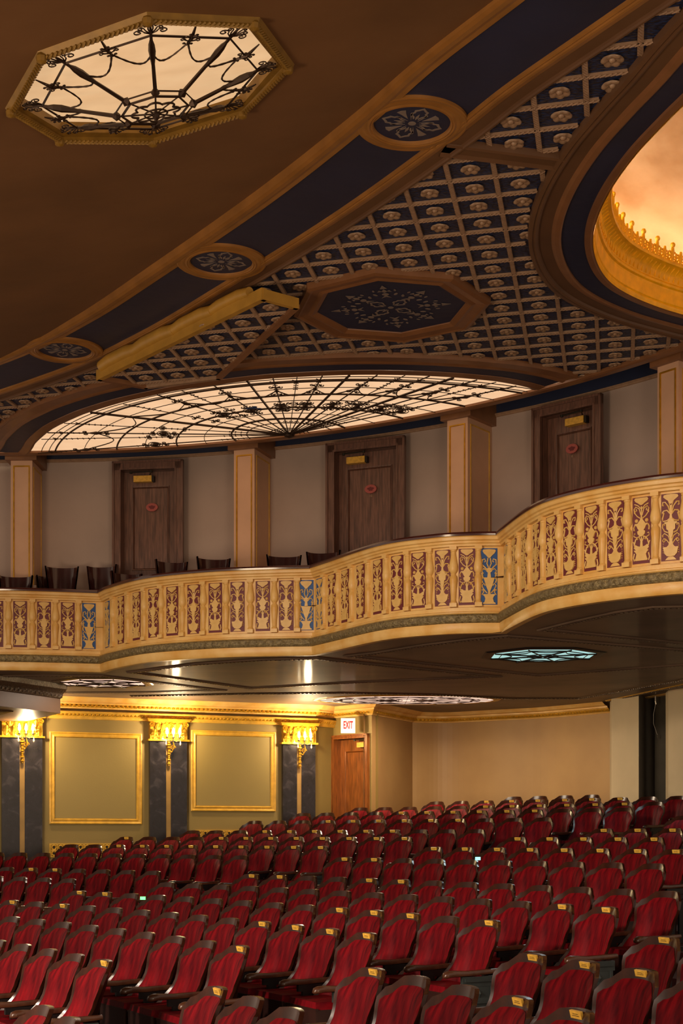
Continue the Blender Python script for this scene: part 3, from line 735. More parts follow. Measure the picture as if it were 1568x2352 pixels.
# travelling L0 from far left to near right, the band lies on the left-hand side => negative sweep offset
mb = MB(); mb.sweep(L0, [(.06, .06), (.05, -.014), (.02, -.024), (-.02, -.02), (-.05, -.01), (-.095, -.008), (-.105, .06)], z=ZC); struct(mb.obj('trim_17', 'gold_brown_paint'))
mb = MB(); mb.sweep(L0, [(-.09, .012), (-.68, .012)], z=ZC); struct(mb.obj('ceiling_blue_band', 'navy_plaster'))
mb = MB(); mb.sweep(L0, [(-.655, .06), (-.66, -.006), (-.675, -.014), (-.69, -.006), (-.70, -.014), (-.72, -.014), (-.76, -.005), (-.77, .03)], z=ZC); struct(mb.obj('trim_18', 'gold_brown_paint'))
mb = MB(); mb.sweep(L0, [(-.76, .0), (-.86, .0), (-.875, -.01), (-.885, -.02), (-.90, -.02), (-.91, .08)], z=ZC); struct(mb.obj('trim_19', 'beam_brown'))
# dome opening outline (closed), travelled anticlockwise seen from above
seen = [(2.75, 9.35), (2.42, 10.48), (2.31, 10.88), (2.19, 11.4), (2.11, 12.02), (2.10, 12.63), (2.17, 13.2), (2.34, 13.76), (2.58, 14.2), (2.97, 14.62), (3.45, 14.98)]
rest = [(4.2, 15.4), (5.2, 15.6), (6.3, 15.35), (7.4, 14.6), (8.2, 13.4), (8.5, 12), (8.2, 10.4), (7.3, 8.9), (6.0, 8.0), (4.6, 7.8), (3.5, 8.3)]
DO = cat_spline([Vector(p) for p in seen+rest], 6, closed=True)   # clockwise from above: right side = inside
def dome_off(o): return offset_path(DO+[DO[0]], o)[:-1]
def ins(P): return [(p.x, p.y) for p in P]
mb = MB(); mb.sweep(DO, [(.075, .12), (.075, .0), (.05, -.014), (.0, -.014), (-.01, .05)], closed=True, z=ZC); struct(mb.obj('trim_20', 'copper_paint'))
mb = MB(); mb.sweep(DO, [(.0, .01), (-.22, .01)], closed=True, z=ZC); struct(mb.obj('ceiling_blue_ring', 'navy_plaster'))
mb = MB(); mb.sweep(DO, [(-.20, .06), (-.205, -.006), (-.22, -.015), (-.26, -.008), (-.29, .01)], closed=True, z=ZC); struct(mb.obj('trim_21', 'copper_paint'))
mb = MB(); mb.sweep(DO, [(-.28, .01), (-.40, .01), (-.41, -.01), (-.43, -.02), (-.45, -.01), (-.46, -.02), (-.49, -.01), (-.50, .09)], closed=True, z=ZC); struct(mb.obj('trim_22', 'beam_brown'))
dome_out = [(p.x, p.y) for p in dome_off(.49)]; dome_in = [(p.x, p.y) for p in DO]
dc = Vector((5.3, 12.2))
if not inpoly(dome_off(.49)[30], dome_in) and (dome_off(.49)[30]-dc).length < (DO[30]-dc).length: dome_out = [(p.x, p.y) for p in dome_off(-.49)]
# fan light outline
fan_px = [(60, 1046), (70, 1036), (76.6, 1026), (85.5, 1013), (121, 984), (170, 960), (205, 946), (277, 924), (361, 905), (412, 895), (490, 884), (567.5, 874), (627, 868), (682, 865), (740, 862), (802, 860), (860, 859.5), (927, 860.5), (986, 862.6), (1044, 866), (1090, 870), (1139, 875), (1195, 885), (1232, 895)]
FANP = cat_spline([at_z(x, y, ZC) for x, y in fan_px], 3)
FX = [FANP[0]+(FANP[0]-FANP[1])*k for k in (14, 7)]+FANP+[FANP[-1]+(FANP[-1]-FANP[-2])*k for k in (4, 8, 12)]
def fan_trim(c, prof, name, m):
    P = [p for p in offset_path(FX, -c) if (p-WC).length < 10.32]
    mb = MB(); mb.sweep(P, [(o-c, h) for o, h in prof], z=ZC); return struct(mb.obj(name, m))
fan_trim(.07, [(.0, .06), (.0, -.006), (.03, -.012), (.08, -.006), (.13, .0), (.14, .03)], 'trim_23', 'copper_paint')
fan_trim(.27, [(.13, .008), (.40, .008)], 'ceiling_blue_arc', 'navy_plaster')
fan_trim(.51, [(.38, .03), (.385, -.008), (.40, -.014), (.43, -.008), (.45, .0), (.58, .0), (.60, -.012), (.63, -.012), (.64, .06)], 'trim_24', 'copper_paint')
fan_out = [(p.x, p.y) for p in offset_path(FANP, -.62)]; fan_poly = fan_out+[(wall_pt(R(35)).x, wall_pt(R(35)).y+3), (-3, 27), (-8, 24)]
# beam dividing the coffered field
dv = [at_z(1040, 346, ZC), at_z(1305, 379, ZC)]
dv = [dv[0]+(dv[0]-dv[1])*.085, dv[1]-(dv[1]-dv[0])*.07]
mb = MB(); mb.sweep(dv, [(-.11, .09), (-.10, -.01), (-.08, -.02), (-.05, .0), (.05, .0), (.08, -.02), (.10, -.01), (.11, .09)], z=ZC); struct(mb.obj('trim_25', 'beam_brown'))
# painted octagon
OC = Vector((.49, 14.73)); OA = R(12)
def octo(r, c=OC, a0=OA+pi/8): return [c+Vector((cos(a0+i*pi/4), sin(a0+i*pi/4)))*r for i in range(8)]
panel = thing('painted_ceiling_panel', 'large octagonal ceiling panel with pale stencil on navy and copper frame', 'ceiling panel', (OC.x, OC.y, ZC), 0)
def cw(P): return [p-OC for p in reversed(P)]
mb = MB(); mb.sweep(cw(octo(1.0)), [(.0, .08), (.01, -.018), (.05, -.03), (.07, -.02), (.14, -.012), (.18, -.024), (.2, -.015), (.23, .0), (.24, .05)], closed=True); mb.obj('octagon_frame', 'copper_paint', panel)
mb = MB(); mb.v = [(p.x-OC.x, p.y-OC.y, .012) for p in octo(.82)]; mb.f = [tuple(range(8))]; mb.obj('painted_field', 'navy_plaster', panel)
def stencil_shape(mb, pts, c, a, s=1.0, z=.008):
    co, si = cos(a), sin(a); vs = [(c[0]+s*(x*co-y*si), c[1]+s*(x*si+y*co), z) for x, y in pts]; vs2 = [(x, y, z-.002) for x, y, z in vs]; n = len(pts)
    mb.add(vs+vs2, [tuple(range(n)), tuple(range(n, 2*n))[::-1]]+[(i, (i+1) % n, n+(i+1) % n, n+i) for i in range(n)])
def ell(cx, cy, rx, ry, n=10, a=0): return [(cx+rx*cos(2*pi*i/n)*cos(a)-ry*sin(2*pi*i/n)*sin(a), cy+rx*cos(2*pi*i/n)*sin(a)+ry*sin(2*pi*i/n)*cos(a)) for i in range(n)]
def petal_ring(mb, c, a, s, z):
    """open four-lobed stencil petal pointing along +x"""
    out = [(.16, .05), (.24, .09), (.30, .16), (.36, .17), (.40, .13), (.48, .14), (.52, .08), (.60, .0), (.52, -.08), (.48, -.14), (.40, -.13), (.36, -.17), (.30, -.16), (.24, -.09), (.16, -.05)]
    for i in range(len(out)-1):
        (x0, y0), (x1, y1) = out[i], out[i+1]; k = .76
        cx = .34
        q = [(x0, y0), (x1, y1), (cx+(x1-cx)*k, y1*k*.9), (cx+(x0-cx)*k, y0*k*.9)]; stencil_shape(mb, q, c, a, s, z)
    stencil_shape(mb, [(.14, 0), (.24, .03), (.36, 0), (.24, -.03)], c, a, s, z)
mb = MB()
for k in range(4):
    a = OA+R(20)+k*pi/2
    petal_ring(mb, (0, 0), a, .42, .008)
for k in range(8):
    a = OA+R(-22)+k*pi/4; lng = k % 2 == 0
    b = 0.0 if lng else -.03
    for q in ([(.27+b, .05), (.3+b, 0), (.27+b, -.05), (.33+b, -.012), (.33+b, .012)], ell(.365+b, 0, .03, .035), [(.41+b, .0), (.44+b, .03), (.5+b, 0), (.44+b, -.03)], [(.44+b, .02), (.43+b, .07), (.47+b, .05)], [(.44+b, -.02), (.43+b, -.07), (.47+b, -.05)], [(.51+b, .035), (.6+b, 0), (.51+b, -.035)] if lng else [(.50+b, .05), (.58+b, 0), (.50+b, -.05)], ell(.46+b, .105, .022, .012), ell(.46+b, -.105, .022, .012), ell(.36+b, .1, .03, .016, a=.6), ell(.36+b, -.1, .03, .016, a=-.6)):
        stencil_shape(mb, q, (0, 0), a, 1.0)
stencil_shape(mb, ell(0, 0, .03, .03), (0, 0), 0)
o = mb.obj('stencil_ornament', 'stencil_paint', panel)

# coffered lattice field
GU, GV, GO = Vector((.3605, -.0921)), Vector((.0646, .3430)), Vector((.2808, 12.8174))
def g2w(i, j): return GO+GU*i+GV*j
Lband = offset_path(L0, .80); Lband_s = offset_path(L0, .89)
def side_of(P, p):
    best = 1e9; s = 0
    for a, b in zip(P, P[1:]):
        d = b-a; L = d.length
        if L < 1e-6: continue
        t = max(0, min(1, (p-a).dot(d)/(L*L))); q = a+d*t; dd = (p-q).length
        if dd < best: best = dd; s = d.x*(p.y-a.y)-d.y*(p.x-a.x)
    return best if s > 0 else -best
oct_out = [(p.x, p.y) for p in octo(.96)]; oct_in = [(p.x, p.y) for p in octo(.85)]
dome_in2 = dome_in
def grow(poly, c, d):
    return [((Vector(p)-c)*(1+d/max(.1, (Vector(p)-c).length))+c)[:] for p in poly]
fan_poly_s = [(p.x, p.y) for p in offset_path(FANP, -.60)]+fan_poly[len(fan_out):]
def core(p, m=0.0):
    """inside the lattice field, m metres of tolerance under the beams"""
    if side_of(Lband_s, p) < -m: return False
    if (p-WC).length > 10.22+m: return False
    if inpoly(p, dome_out if m <= 0 else dome_in): return False
    if m <= 0 and inpoly(p, oct_out): return False
    if inpoly(p, fan_poly_s if m <= 0 else fan_small): return False
    return p.x < 6.3 and p.y > 7.0 and p.x > -7.5
fan_small = [(p.x, p.y) for p in offset_path(FANP, -.45)]+fan_poly[len(fan_out):]
dd_ = dv[1]-dv[0]; dvn = Vector((dd_.y, -dd_.x)).normalized()
def ok_field(p): return core(p, .09)
def ok_bar(p):
    s = (p-dv[0]).dot(dvn); t = (p-dv[0]).dot(dd_)/dd_.length_squared
    if abs(s) < .10 and -.1 < t < 1.1: return False
    return core(p, 0)
ceil = bpy.data.objects.new('ceiling', None); COL.objects.link(ceil); struct(ceil)
mb = MB(); st = 4
for i in range(-24*st, 18*st):
    for j in range(-18*st, 14*st):
        c = g2w((i+.5)/st, (j+.5)/st)
        if abs(c.x) > 8 or c.y < 7 or c.y > 22 or c.x/c.y < -.36 or c.x/c.y > .42: continue
        if ok_field(c):
            q = [g2w(i/st, j/st), g2w((i+1)/st, j/st), g2w((i+1)/st, (j+1)/st), g2w(i/st, (j+1)/st)]
            mb.add([(p.x, p.y, ZFIELD) for p in q], [(0, 1, 2, 3)])
o = mb.obj('coffer_field', 'woven_navy', ceil)
bm = bmesh.new(); bm.from_mesh(o.data); bmesh.ops.remove_doubles(bm, verts=bm.verts, dist=1e-4); bm.to_mesh(o.data); bm.free()
def rope(mb, a, b, z, w=.030, rope_r=.017):
    d = (b-a); L = d.length; t = d.normalized(); n = Vector((t.y, -t.x)); ang = atan2(t.y, t.x); m = (a+b)/2
    mb.box((m.x, m.y, z+.010), (L, w*2, .02), ang)
    k = max(2, int(L/.036)); pts = []; 
    for i in range(k):
        c = a+d*((i+.5)/k); s_ = L/k
        p0 = c-t*s_*.62-n*rope_r*.9; p1 = c+t*s_*.62+n*rope_r*.9
        mb.tube([(p0.x, p0.y, z+.0015), (c.x, c.y, z-.001), (p1.x, p1.y, z+.0015)], .0068, 4)
for fam in (0, 1):
    for i in range(-24, 20):
        a, b = (g2w(-26, i), g2w(20, i)) if fam == 0 else (g2w(i, -20), g2w(i, 16))
        for r_ in segclip(a, b, lambda p: ok_bar(p) and -.27 < p.x/p.y < .30):
            mb = MB(); rope(mb, r_[0], r_[1], ZC+.022, .0205); mb.obj('rope_moulding', 'rib_tan', ceil)
def rosette_mesh():
    mb = MB(); n = 30; rings = [(0, -.034), (.016, -.034), (.022, -.026), (.045, -.012), (.075, -.018), (1, 0)]
    vs = [(0, 0, -.024)]; prof = [(.013, -.040, 0), (.022, -.028, 0), (.028, -.012, 0), (.048, -.014, .1), (.070, -.026, .16), (.086, -.014, .16), (.088, .0, .16)]
    for (r, z, w) in prof:
        for k in range(n):
            a = 2*pi*k/n; rr_ = .86*r*(1+w*(abs(cos(3*a))-.6)); zz = (z-(.016*abs(cos(3*a)) if w else 0))*.62; vs.append((rr_*cos(a), rr_*sin(a), zz))
    fs = [(0, 1+k, 1+(k+1) % n) for k in range(n)]
    for i in range(len(prof)-1):
        for k in range(n): a = 1+i*n; fs.append((a+k, a+(k+1) % n, a+n+(k+1) % n, a+n+k))
    mb.add(vs, fs); return mb.mesh('rosette', 'rosette_tan', smooth=50)
RME = rosette_mesh(); nros = 0
for i in range(-24, 18):
    for j in range(-16, 14):
        c = g2w(i+.5, j+.5)
        if c.y < 8.8 or c.x/c.y < -.245 or c.x/c.y > .245: continue
        s = (c-dv[0]).dot(dvn); 
        if not core(c, 0) and not (core(c, .05) and not inpoly(c, dome_out) and not inpoly(c, oct_out) and not inpoly(c, fan_poly_s)): continue
        if abs(s) < .05: continue
        link('rosette', RME, ceil, Matrix.Translation((c.x, c.y, ZFIELD-.002)) @ Matrix.Rotation(random.random(), 4, 'Z')); nros += 1
print('rosettes', nros)

# brown sounding board (tilted) with the octagonal light
AX, AY, AC = .1827, .1209, 3.96
def bz_(x, y): return AC+AX*x+AY*y
LL = offset_path(L0, 0.0)
octv_px = [(40, 555), (300, 712), (785, 718), (1250, 570), (1500, 332), (1325, 95), (755, 68), (205, 268)]
glass_px = [(105, 538), (325, 672), (790, 678), (1235, 540), (1425, 320), (1260, 118), (770, 98), (240, 272)]
def at_board(x, y):
    dx, dz = (x-XC)/F, (YH-y)/F; t = AC/(dz-AX*dx-AY); return Vector((t*dx, t, t*dz))
FV = [at_board(x/2.24, y/2.24) for x, y in octv_px]; GVX = [at_board(x/2.24, y/2.24) for x, y in glass_px]
OCT = sum(FV, Vector())/8
# board with octagonal hole: fan of quads between hole and outline
outl = [Vector((-9, 19.0)), *[p for p in LL[4::4]], Vector((3.2, 4.5)), Vector((-1, 3.0)), Vector((-6, 5)), Vector((-9, 10))]
mb = MB(); hole = [(p.x, p.y) for p in GVX]
def ray_poly(c, a, poly):
    d = Vector((cos(a), sin(a))); best = None
    for p, q in zip(poly, poly[1:]+poly[:1]):
        e = q-p; den = d.x*e.y-d.y*e.x
        if abs(den) < 1e-9: continue
        w = p-c; t = (w.x*e.y-w.y*e.x)/den; u = (w.x*d.y-w.y*d.x)/den
        if t > 0 and -1e-6 <= u <= 1+1e-6 and (best is None or t < best): best = t
    return c+d*best if best else None
c2 = Vector((OCT.x, OCT.y)); hp = [Vector(h) for h in hole]
angs = sorted(set([2*pi*i/144 for i in range(144)]+[atan2(h.y-c2.y, h.x-c2.x) % (2*pi) for h in hp]+[atan2(h.y-c2.y, h.x-c2.x) % (2*pi) for h in outl]))
for a in angs:
    i_ = ray_poly(c2, a, hp); o_ = ray_poly(c2, a, outl); mb.v += [(i_.x, i_.y, bz_(*i_)), (o_.x, o_.y, bz_(*o_))]
n = len(angs)
for i in range(n): j = (i+1) % n; mb.f.append((2*i, 2*i+1, 2*j+1, 2*j))
struct(mb.obj('ceiling_sounding_board', 'brown_plaster'))
bn = Vector((-AX, -AY, 1)).normalized()           # board normal (up)
ol = thing('octagonal_ceiling_light', 'octagonal backlit ceiling light with wrought iron web in gilt rope frame', 'ceiling light', OCT)
def rel(p): return p-OCT
mb = MB()
mb.add([rel(p)+bn*.06 for p in GVX], [tuple(range(8))]); mb.obj('glass_panel', 'octagon_glass', ol)
# frame: tiered between outer and glass outlines
mb = MB(); lay = [(0.0, 1.02, .0), (0.0, 1.0, -.03), (.35, 0, -.045), (.6, 0, -.02), (1.0, 0, -.01), (1.0, 0, .06)]
k = len(lay)
for a, b in zip(FV, GVX):
    for (t, s, h) in lay:
        p = a.lerp(b, t) if not s else OCT+(a-OCT)*s
        mb.v.append(tuple(rel(p)+bn*h))
for i in range(8):
    j = (i+1) % 8
    for q in range(k-1): mb.f.append((i*k+q, i*k+q+1, j*k+q+1, j*k+q))
fr = mb.obj('gilt_frame', 'dull_gold', ol)
mb = MB()
for i in range(8):
    a, b = FV[i].lerp(GVX[i], .3), FV[(i+1) % 8].lerp(GVX[(i+1) % 8], .3); n = 22; d = (b-a); t = d.normalized(); s = t.cross(bn)
    for q in range(n):
        c = a+d*((q+.5)/n); w = d.length/n
        mb.tube([rel(c-t*w*.8-s*.02-bn*.035), rel(c-bn*.048), rel(c+t*w*.8+s*.02-bn*.035)], .008, 4)
    mb.lathe([(0, -.07), (.03, -.06), (.035, -.03), (.02, .0)], rel(FV[i].lerp(GVX[i], .25)), 8)
mb.obj('rope_edge', 'dull_gold', fr)
# iron web, hanging as a shallow inverted cone
HUB = OCT-bn*.19
def ip(v, rfrac, drop):                          # point on the spoke towards glass vertex v
    return rel(OCT+(v-OCT)*rfrac-bn*drop)
n8 = 8
for i in range(n8):
    v = GVX[i]
    mb = MB(); mb.tube([ip(v, .97, .0), ip(v, .84, .03), ip(v, .6, .09), ip(v, .30, .165)], [.006, .010, .012, .014], 5)
    mb.tube([ip(v, .80, .04), ip(v, .76, .05), ip(v, .70, .065), ip(v, .62, .085), ip(v, .56, .1)], [.010, .019, .023, .016, .010], 6)
    mb.tube([ip(v, .33, .16), ip(v, .30, .165), ip(v, .27, .17)], [.012, .03, .012], 6)
    mb.tube([ip(v, .27, .17), ip(v, .0, .19)], .006, 4); sp = mb.obj('spoke', 'iron', ol)
    # scrolls at the tip
    ax = (v-OCT).normalized(); sd = ax.cross(bn); o0 = OCT+(v-OCT)*.84-bn*.02
    mb = MB()
    for s_ in (-1, 1):
        for (u0, w0, r0, tr) in ((.03, .075, .035, 2.6), (.075, .06, .022, 2.2), (.11, .03, .016, 2.0)):
            c = o0+ax*u0+sd*w0*s_
            mb.tube([rel(o0), rel(o0.lerp(c, .5)+ax*.012), rel(c-sd*r0*s_)], .005, 4)
            mb.tube([rel(c+(ax*sin(t_)*1.0-sd*s_*cos(t_))*(r0*(1-.75*q/12))) for q in range(13) for t_ in (q/12*tr*pi,)], .0045, 4)
    mb.obj('scrollwork', 'iron', sp)['kind'] = 'stuff'
    w = GVX[(i+1) % 8]
    for (k_, d_, r_) in ((.84, .03, .008), (.32, .16, .006), (.26, .172, .009)):
        MB().tube([ip(v, k_, d_), ip(w, k_, d_)], r_, 4).obj('ring_bar', 'iron', ol)
    # mid finial and the two swags
    mid = (v+w)/2; f0 = OCT+(mid-OCT)*.80-bn*.04; am = (mid-OCT).normalized(); sm = am.cross(bn)
    mb = MB(); mb.tube([rel(f0-am*.03), rel(f0+am*.05), rel(OCT+(mid-OCT)*.98)], [.008, .012, .004], 5)
    for s_ in (-1, 1):
        for (u0, w0, r0) in ((.02, .05, .018), (.055, .035, .014), (.085, .022, .01), (-.03, .025, .01)):
            c = f0+am*u0+sm*w0*s_; mb.tube([rel(f0+am*(u0-.02)), rel(c-sm*r0*s_*.5)], .005, 4)
            mb.tube([rel(c+(am*sin(t_)-sm*s_*cos(t_))*(r0*(1-.6*q/9))) for q in range(10) for t_ in (q/9*1.9*pi,)], .004, 4)
    mb.obj('finial', 'iron', ol)
    for (pa, pb) in ((OCT+(v-OCT)*.70-bn*.07, f0-am*.02), (f0-am*.02, OCT+(w-OCT)*.70-bn*.07)):
        mb = MB(); pts = []
        for q in range(15):
            t_ = q/14; pts.append(rel(pa.lerp(pb, t_)-am*.13*sin(pi*t_)-bn*.02*sin(pi*t_)))
        mb.tube(pts, [.0075 if q % 2 else .0055 for q in range(15)], 4); mb.obj('swag', 'iron', ol)
# centre rosette
mb = MB(); hub = rel(HUB); ux = (GVX[0]-OCT).normalized(); uy = ux.cross(bn)
for r_ in (.075, .03): mb.tube([hub+ux*r_*cos(q*pi/12)+uy*r_*sin(q*pi/12) for q in range(24)], .007, 4, closed=True)
pts = []
for q in range(96):
    a = q*2*pi/96; r_ = .125+.035*abs(cos(4*a)); pts.append(hub+ux*r_*cos(a)+uy*r_*sin(a)+bn*.01)
mb.tube(pts, .008, 4, closed=True); mb.lathe([(0, -.05), (.02, -.03), (.028, 0), (.01, .02)], hub, 10)
mb.obj('centre_rosette', 'iron', ol)

# blue-band medallions
for i, (px, pr, lab) in enumerate((((.52, 10.92), .28, 'largest, uppermost round stencilled medallion in the navy ceiling band'), ((-1.10, 13.55), .285, 'middle round stencilled medallion in the navy ceiling band'), ((-2.99, 16.01), .29, 'smallest, leftmost round stencilled medallion in the navy ceiling band'))):
    t = thing('ceiling_medallion', lab, 'medallion', (px[0], px[1], ZC), 0, 'medallions along the navy ceiling band')
    mb = MB(); mb.lathe([(.415, .06), (.412, -.008), (.40, -.014), (.375, -.009), (.36, -.014), (.345, -.016), (.33, -.014), (.315, -.022), (.305, -.015), (.295, -.018), (.285, -.008), (.28, .02)], (0, 0, 0), 56); mb.obj('medallion_frame', 'gold_brown_paint', t, smooth=30)
    mb = MB(); mb.v = [(.285*cos(2*pi*q/40), .285*sin(2*pi*q/40), .007) for q in range(40)]; mb.f = [tuple(range(40))]; mb.obj('painted_disc', 'navy_plaster', t)
    mb = MB()
    for k in range(4): petal_ring(mb, (0, 0), R(20)+k*pi/2, .40, .006)
    for k in range(4):
        a = R(65)+k*pi/2; stencil_shape(mb, [(.08, 0), (.16, .02), (.2, .035), (.21, 0), (.2, -.035), (.16, -.02)], (0, 0), a, 1, .006)
        stencil_shape(mb, [(.05, .012), (.12, .05), (.15, .07), (.13, .04)], (0, 0), a, 1, .006); stencil_shape(mb, [(.05, -.012), (.12, -.05), (.15, -.07), (.13, -.04)], (0, 0), a, 1, .006)
    stencil_shape(mb, ell(0, 0, .03, .03, 12), (0, 0), 0, 1, .006); mb.obj('stencil_ornament', 'stencil_paint', t)

# ---- dome
dome = thing('ceiling_dome', 'glowing cove-lit dome with gold cornice and pierced cresting', 'dome', (0, 0, 0))
mb = MB(); mb.sweep(DO, [(.075, 5.24), (.085, 5.26), (.09, 5.275), (.085, 5.29), (.095, 5.30), (.10, 5.42), (.105, 5.44), (.125, 5.45), (.13, 5.47), (.11, 5.48), (.12, 5.49)], closed=True); mb.obj('gold_drum', 'dome_gold', dome)
mb = MB(); mb.sweep(DO, [(.12, 5.49), (.125, 5.52), (.15, 5.57), (.20, 5.61), (.23, 5.62), (.235, 5.64), (.225, 5.65), (.17, 5.655)], closed=True); cv = mb.obj('cove_cornice', 'dome_gold', dome, smooth=40)
Pd, Ld = resample(DO+[DO[0]], step=.075)
mb = MB()
for a, b in zip(Pd, Pd[1:]):
    if not (a.x < 6.2 and a.y > 9.0): continue
    t = (b-a).normalized(); n = Vector((t.y, -t.x)); q0 = a+n*.128; q1 = a+n*.20
    mb.tube([(q0.x, q0.y, 5.50), ((a+n*.14).x, (a+n*.14).y, 5.565), (q1.x, q1.y, 5.605)], .007, 4)
o = mb.obj('flutes', 'dome_gold', cv); o['kind'] = 'stuff'
# pierced cresting
Pc, Lc = resample(DO+[DO[0]], step=.13); kk = 0
for a, b in zip(Pc, Pc[1:]):
    kk += 1
    if not (a.x < 5.4 and a.y > 10.4): continue
    t = (b-a).normalized(); n = Vector((t.y, -t.x)); c = (a+b)/2+n*.215; T = Matrix.Translation((c.x, c.y, 5.645)) @ Matrix.Rotation(atan2(t.y, t.x), 4, 'Z')
    mb = MB(); w = .13; tall = kk % 2
    mb.box((0, 0, .008), (w, .016, .02))
    H = .17 if tall else .13
    mb.tube([(0, 0, 0), (0, -.006, H*.6), (0, -.012, H)], [.016, .022, .012], 5)
    if tall: mb.lathe([(0, -.03), (.018, -.02), (.026, 0), (.018, .02), (0, .028)], (0, -.012, H), 7)
    for s_ in (-1, 1):
        mb.tube([(s_*p[0], 0, p[1]) for p in spiral((.033, .05), .026, .008, -pi/2, 1.6*pi, 10)], .010, 4)
        mb.tube([(0, 0, .03), (s_*.03, 0, .1), (s_*.045, -.008, .085+.02*tall)], .012, 4)
        mb.tube([(s_*.062, 0, .01), (s_*.055, 0, .06), (s_*.06, -.005, .1)], [.013, .010, .014], 4)
    mb.obj('cresting_leaf', 'dome_gold', dome, T=T)
# shell of the dome
mb = MB(); ND = len(DO); lv = []
cc = Vector((5.35, 11.9))
for (s, z) in ((1.075, 5.50), (1.10, 5.62), (1.10, 5.85), (1.04, 6.25), (.92, 6.75), (.74, 7.2), (.5, 7.55), (.25, 7.72), (.02, 7.78)):
    for p in DO: q = cc+(p-cc)*s; mb.v.append((q.x, q.y, z))
    lv.append(z)
for i in range(len(lv)-1):
    for k in range(ND): k2 = (k+1) % ND; mb.f.append((i*ND+k, i*ND+k2, (i+1)*ND+k2, (i+1)*ND+k))
mb.sweep(DO, [(.07, 5.4), (-.3, 5.5)], closed=True)
mb.obj('dome_shell', 'dome_plaster', dome, smooth=True)
mb = MB(); mb.tube([(*(cc+(p-cc)*1.015), 5.60) for p in DO], .03, 6, closed=True); mb.obj('cove_lamp_tube', 'cove_glow', dome)

# ---- fan shaped light
fanl = thing('fan_ceiling_light', 'huge fan-shaped backlit ceiling light with wrought iron rings and spokes', 'ceiling light', (-.684, 19.36, ZC))
FO = Vector((-.684, 19.36))
glass = [p-FO for p in FANP]
# polygon: outer outline closed along the wall beam
wb = [wall_pt(a, 10.28)-FO for a in [R(41)+(R(89)-R(41))*i/20 for i in range(21)]]
mb = MB(); mb.v = [(0, -.3, .06)]+[(p.x, p.y, .06) for p in glass]; m_ = len(glass)
allp = glass+[p for p in wb]
mb = MB(); poly = glass+wb; mb.v = [(p.x, p.y, .028) for p in poly]; mb.f = [tuple(range(len(poly)))]
me = mb.mesh('glass_panel', 'amber_glass'); bm = bmesh.new(); bm.from_mesh(me); bmesh.ops.triangulate(bm, faces=bm.faces); bm.to_mesh(me); bm.free(); link('glass_panel', me, fanl)
RINGS = [((.175, 21.35), 4.234, .020), ((-.131, 20.607), 2.962, .020), ((-.442, 19.957), 1.772, .020), ((-.656, 19.468), .789, .022),
         ((.23, 21.47), 4.50, .009), ((.20, 21.42), 4.36, .009), ((.02, 21.0), 3.62, .008), ((-.30, 20.25), 2.36, .009), ((-.55, 19.70), 1.27, .008), ((-.66, 19.44), .58, .010), ((-.684, 19.38), .26, .010), ((-.684, 19.37), .20, .008), ((-.684, 19.36), .14, .008)]
def infan(p): return inpoly(p, fan_in) and (p-WC).length < 10.25
fan_in = [(p.x, p.y) for p in FANP]+[(p+FO)[:] for p in wb]
def runs(pts, cond):
    out = []; cur = []
    for p in pts:
        if cond(p): cur.append(p)
        elif cur: out.append(cur); cur = []
    if cur: out.append(cur)
    return [c for c in out if len(c) > 2]
for (c, r_, w_) in RINGS:
    pts = arc(c, r_, -pi*1.1, pi*.2, 150)
    for c_ in runs(pts, infan): mb = MB(); mb.tube([(p.x-FO.x, p.y-FO.y, .015) for p in c_], w_*.6, 5); mb.obj('ring_bar', 'iron', fanl)
def ray_edge(a, lim=6.0):
    p = FO.copy(); d = Vector((cos(a), sin(a))); s = .05; last = 0
    while s < lim:
        if infan(FO+d*s) : last = s
        elif s > .6: break
        s += .03
    return last
NS = 20; angs_px = [(87, 1040), (95, 1008), (109, 993), (147, 971), (207, 946), (283, 927), (361, 906), (416, 896), (490, 884), (567, 874), (627, 868.5), (682, 865), (740, 862), (802, 861), (866, 860.5), (930, 861), (986, 863), (1041, 867), (1095, 872), (1139, 877), (1185, 886)]
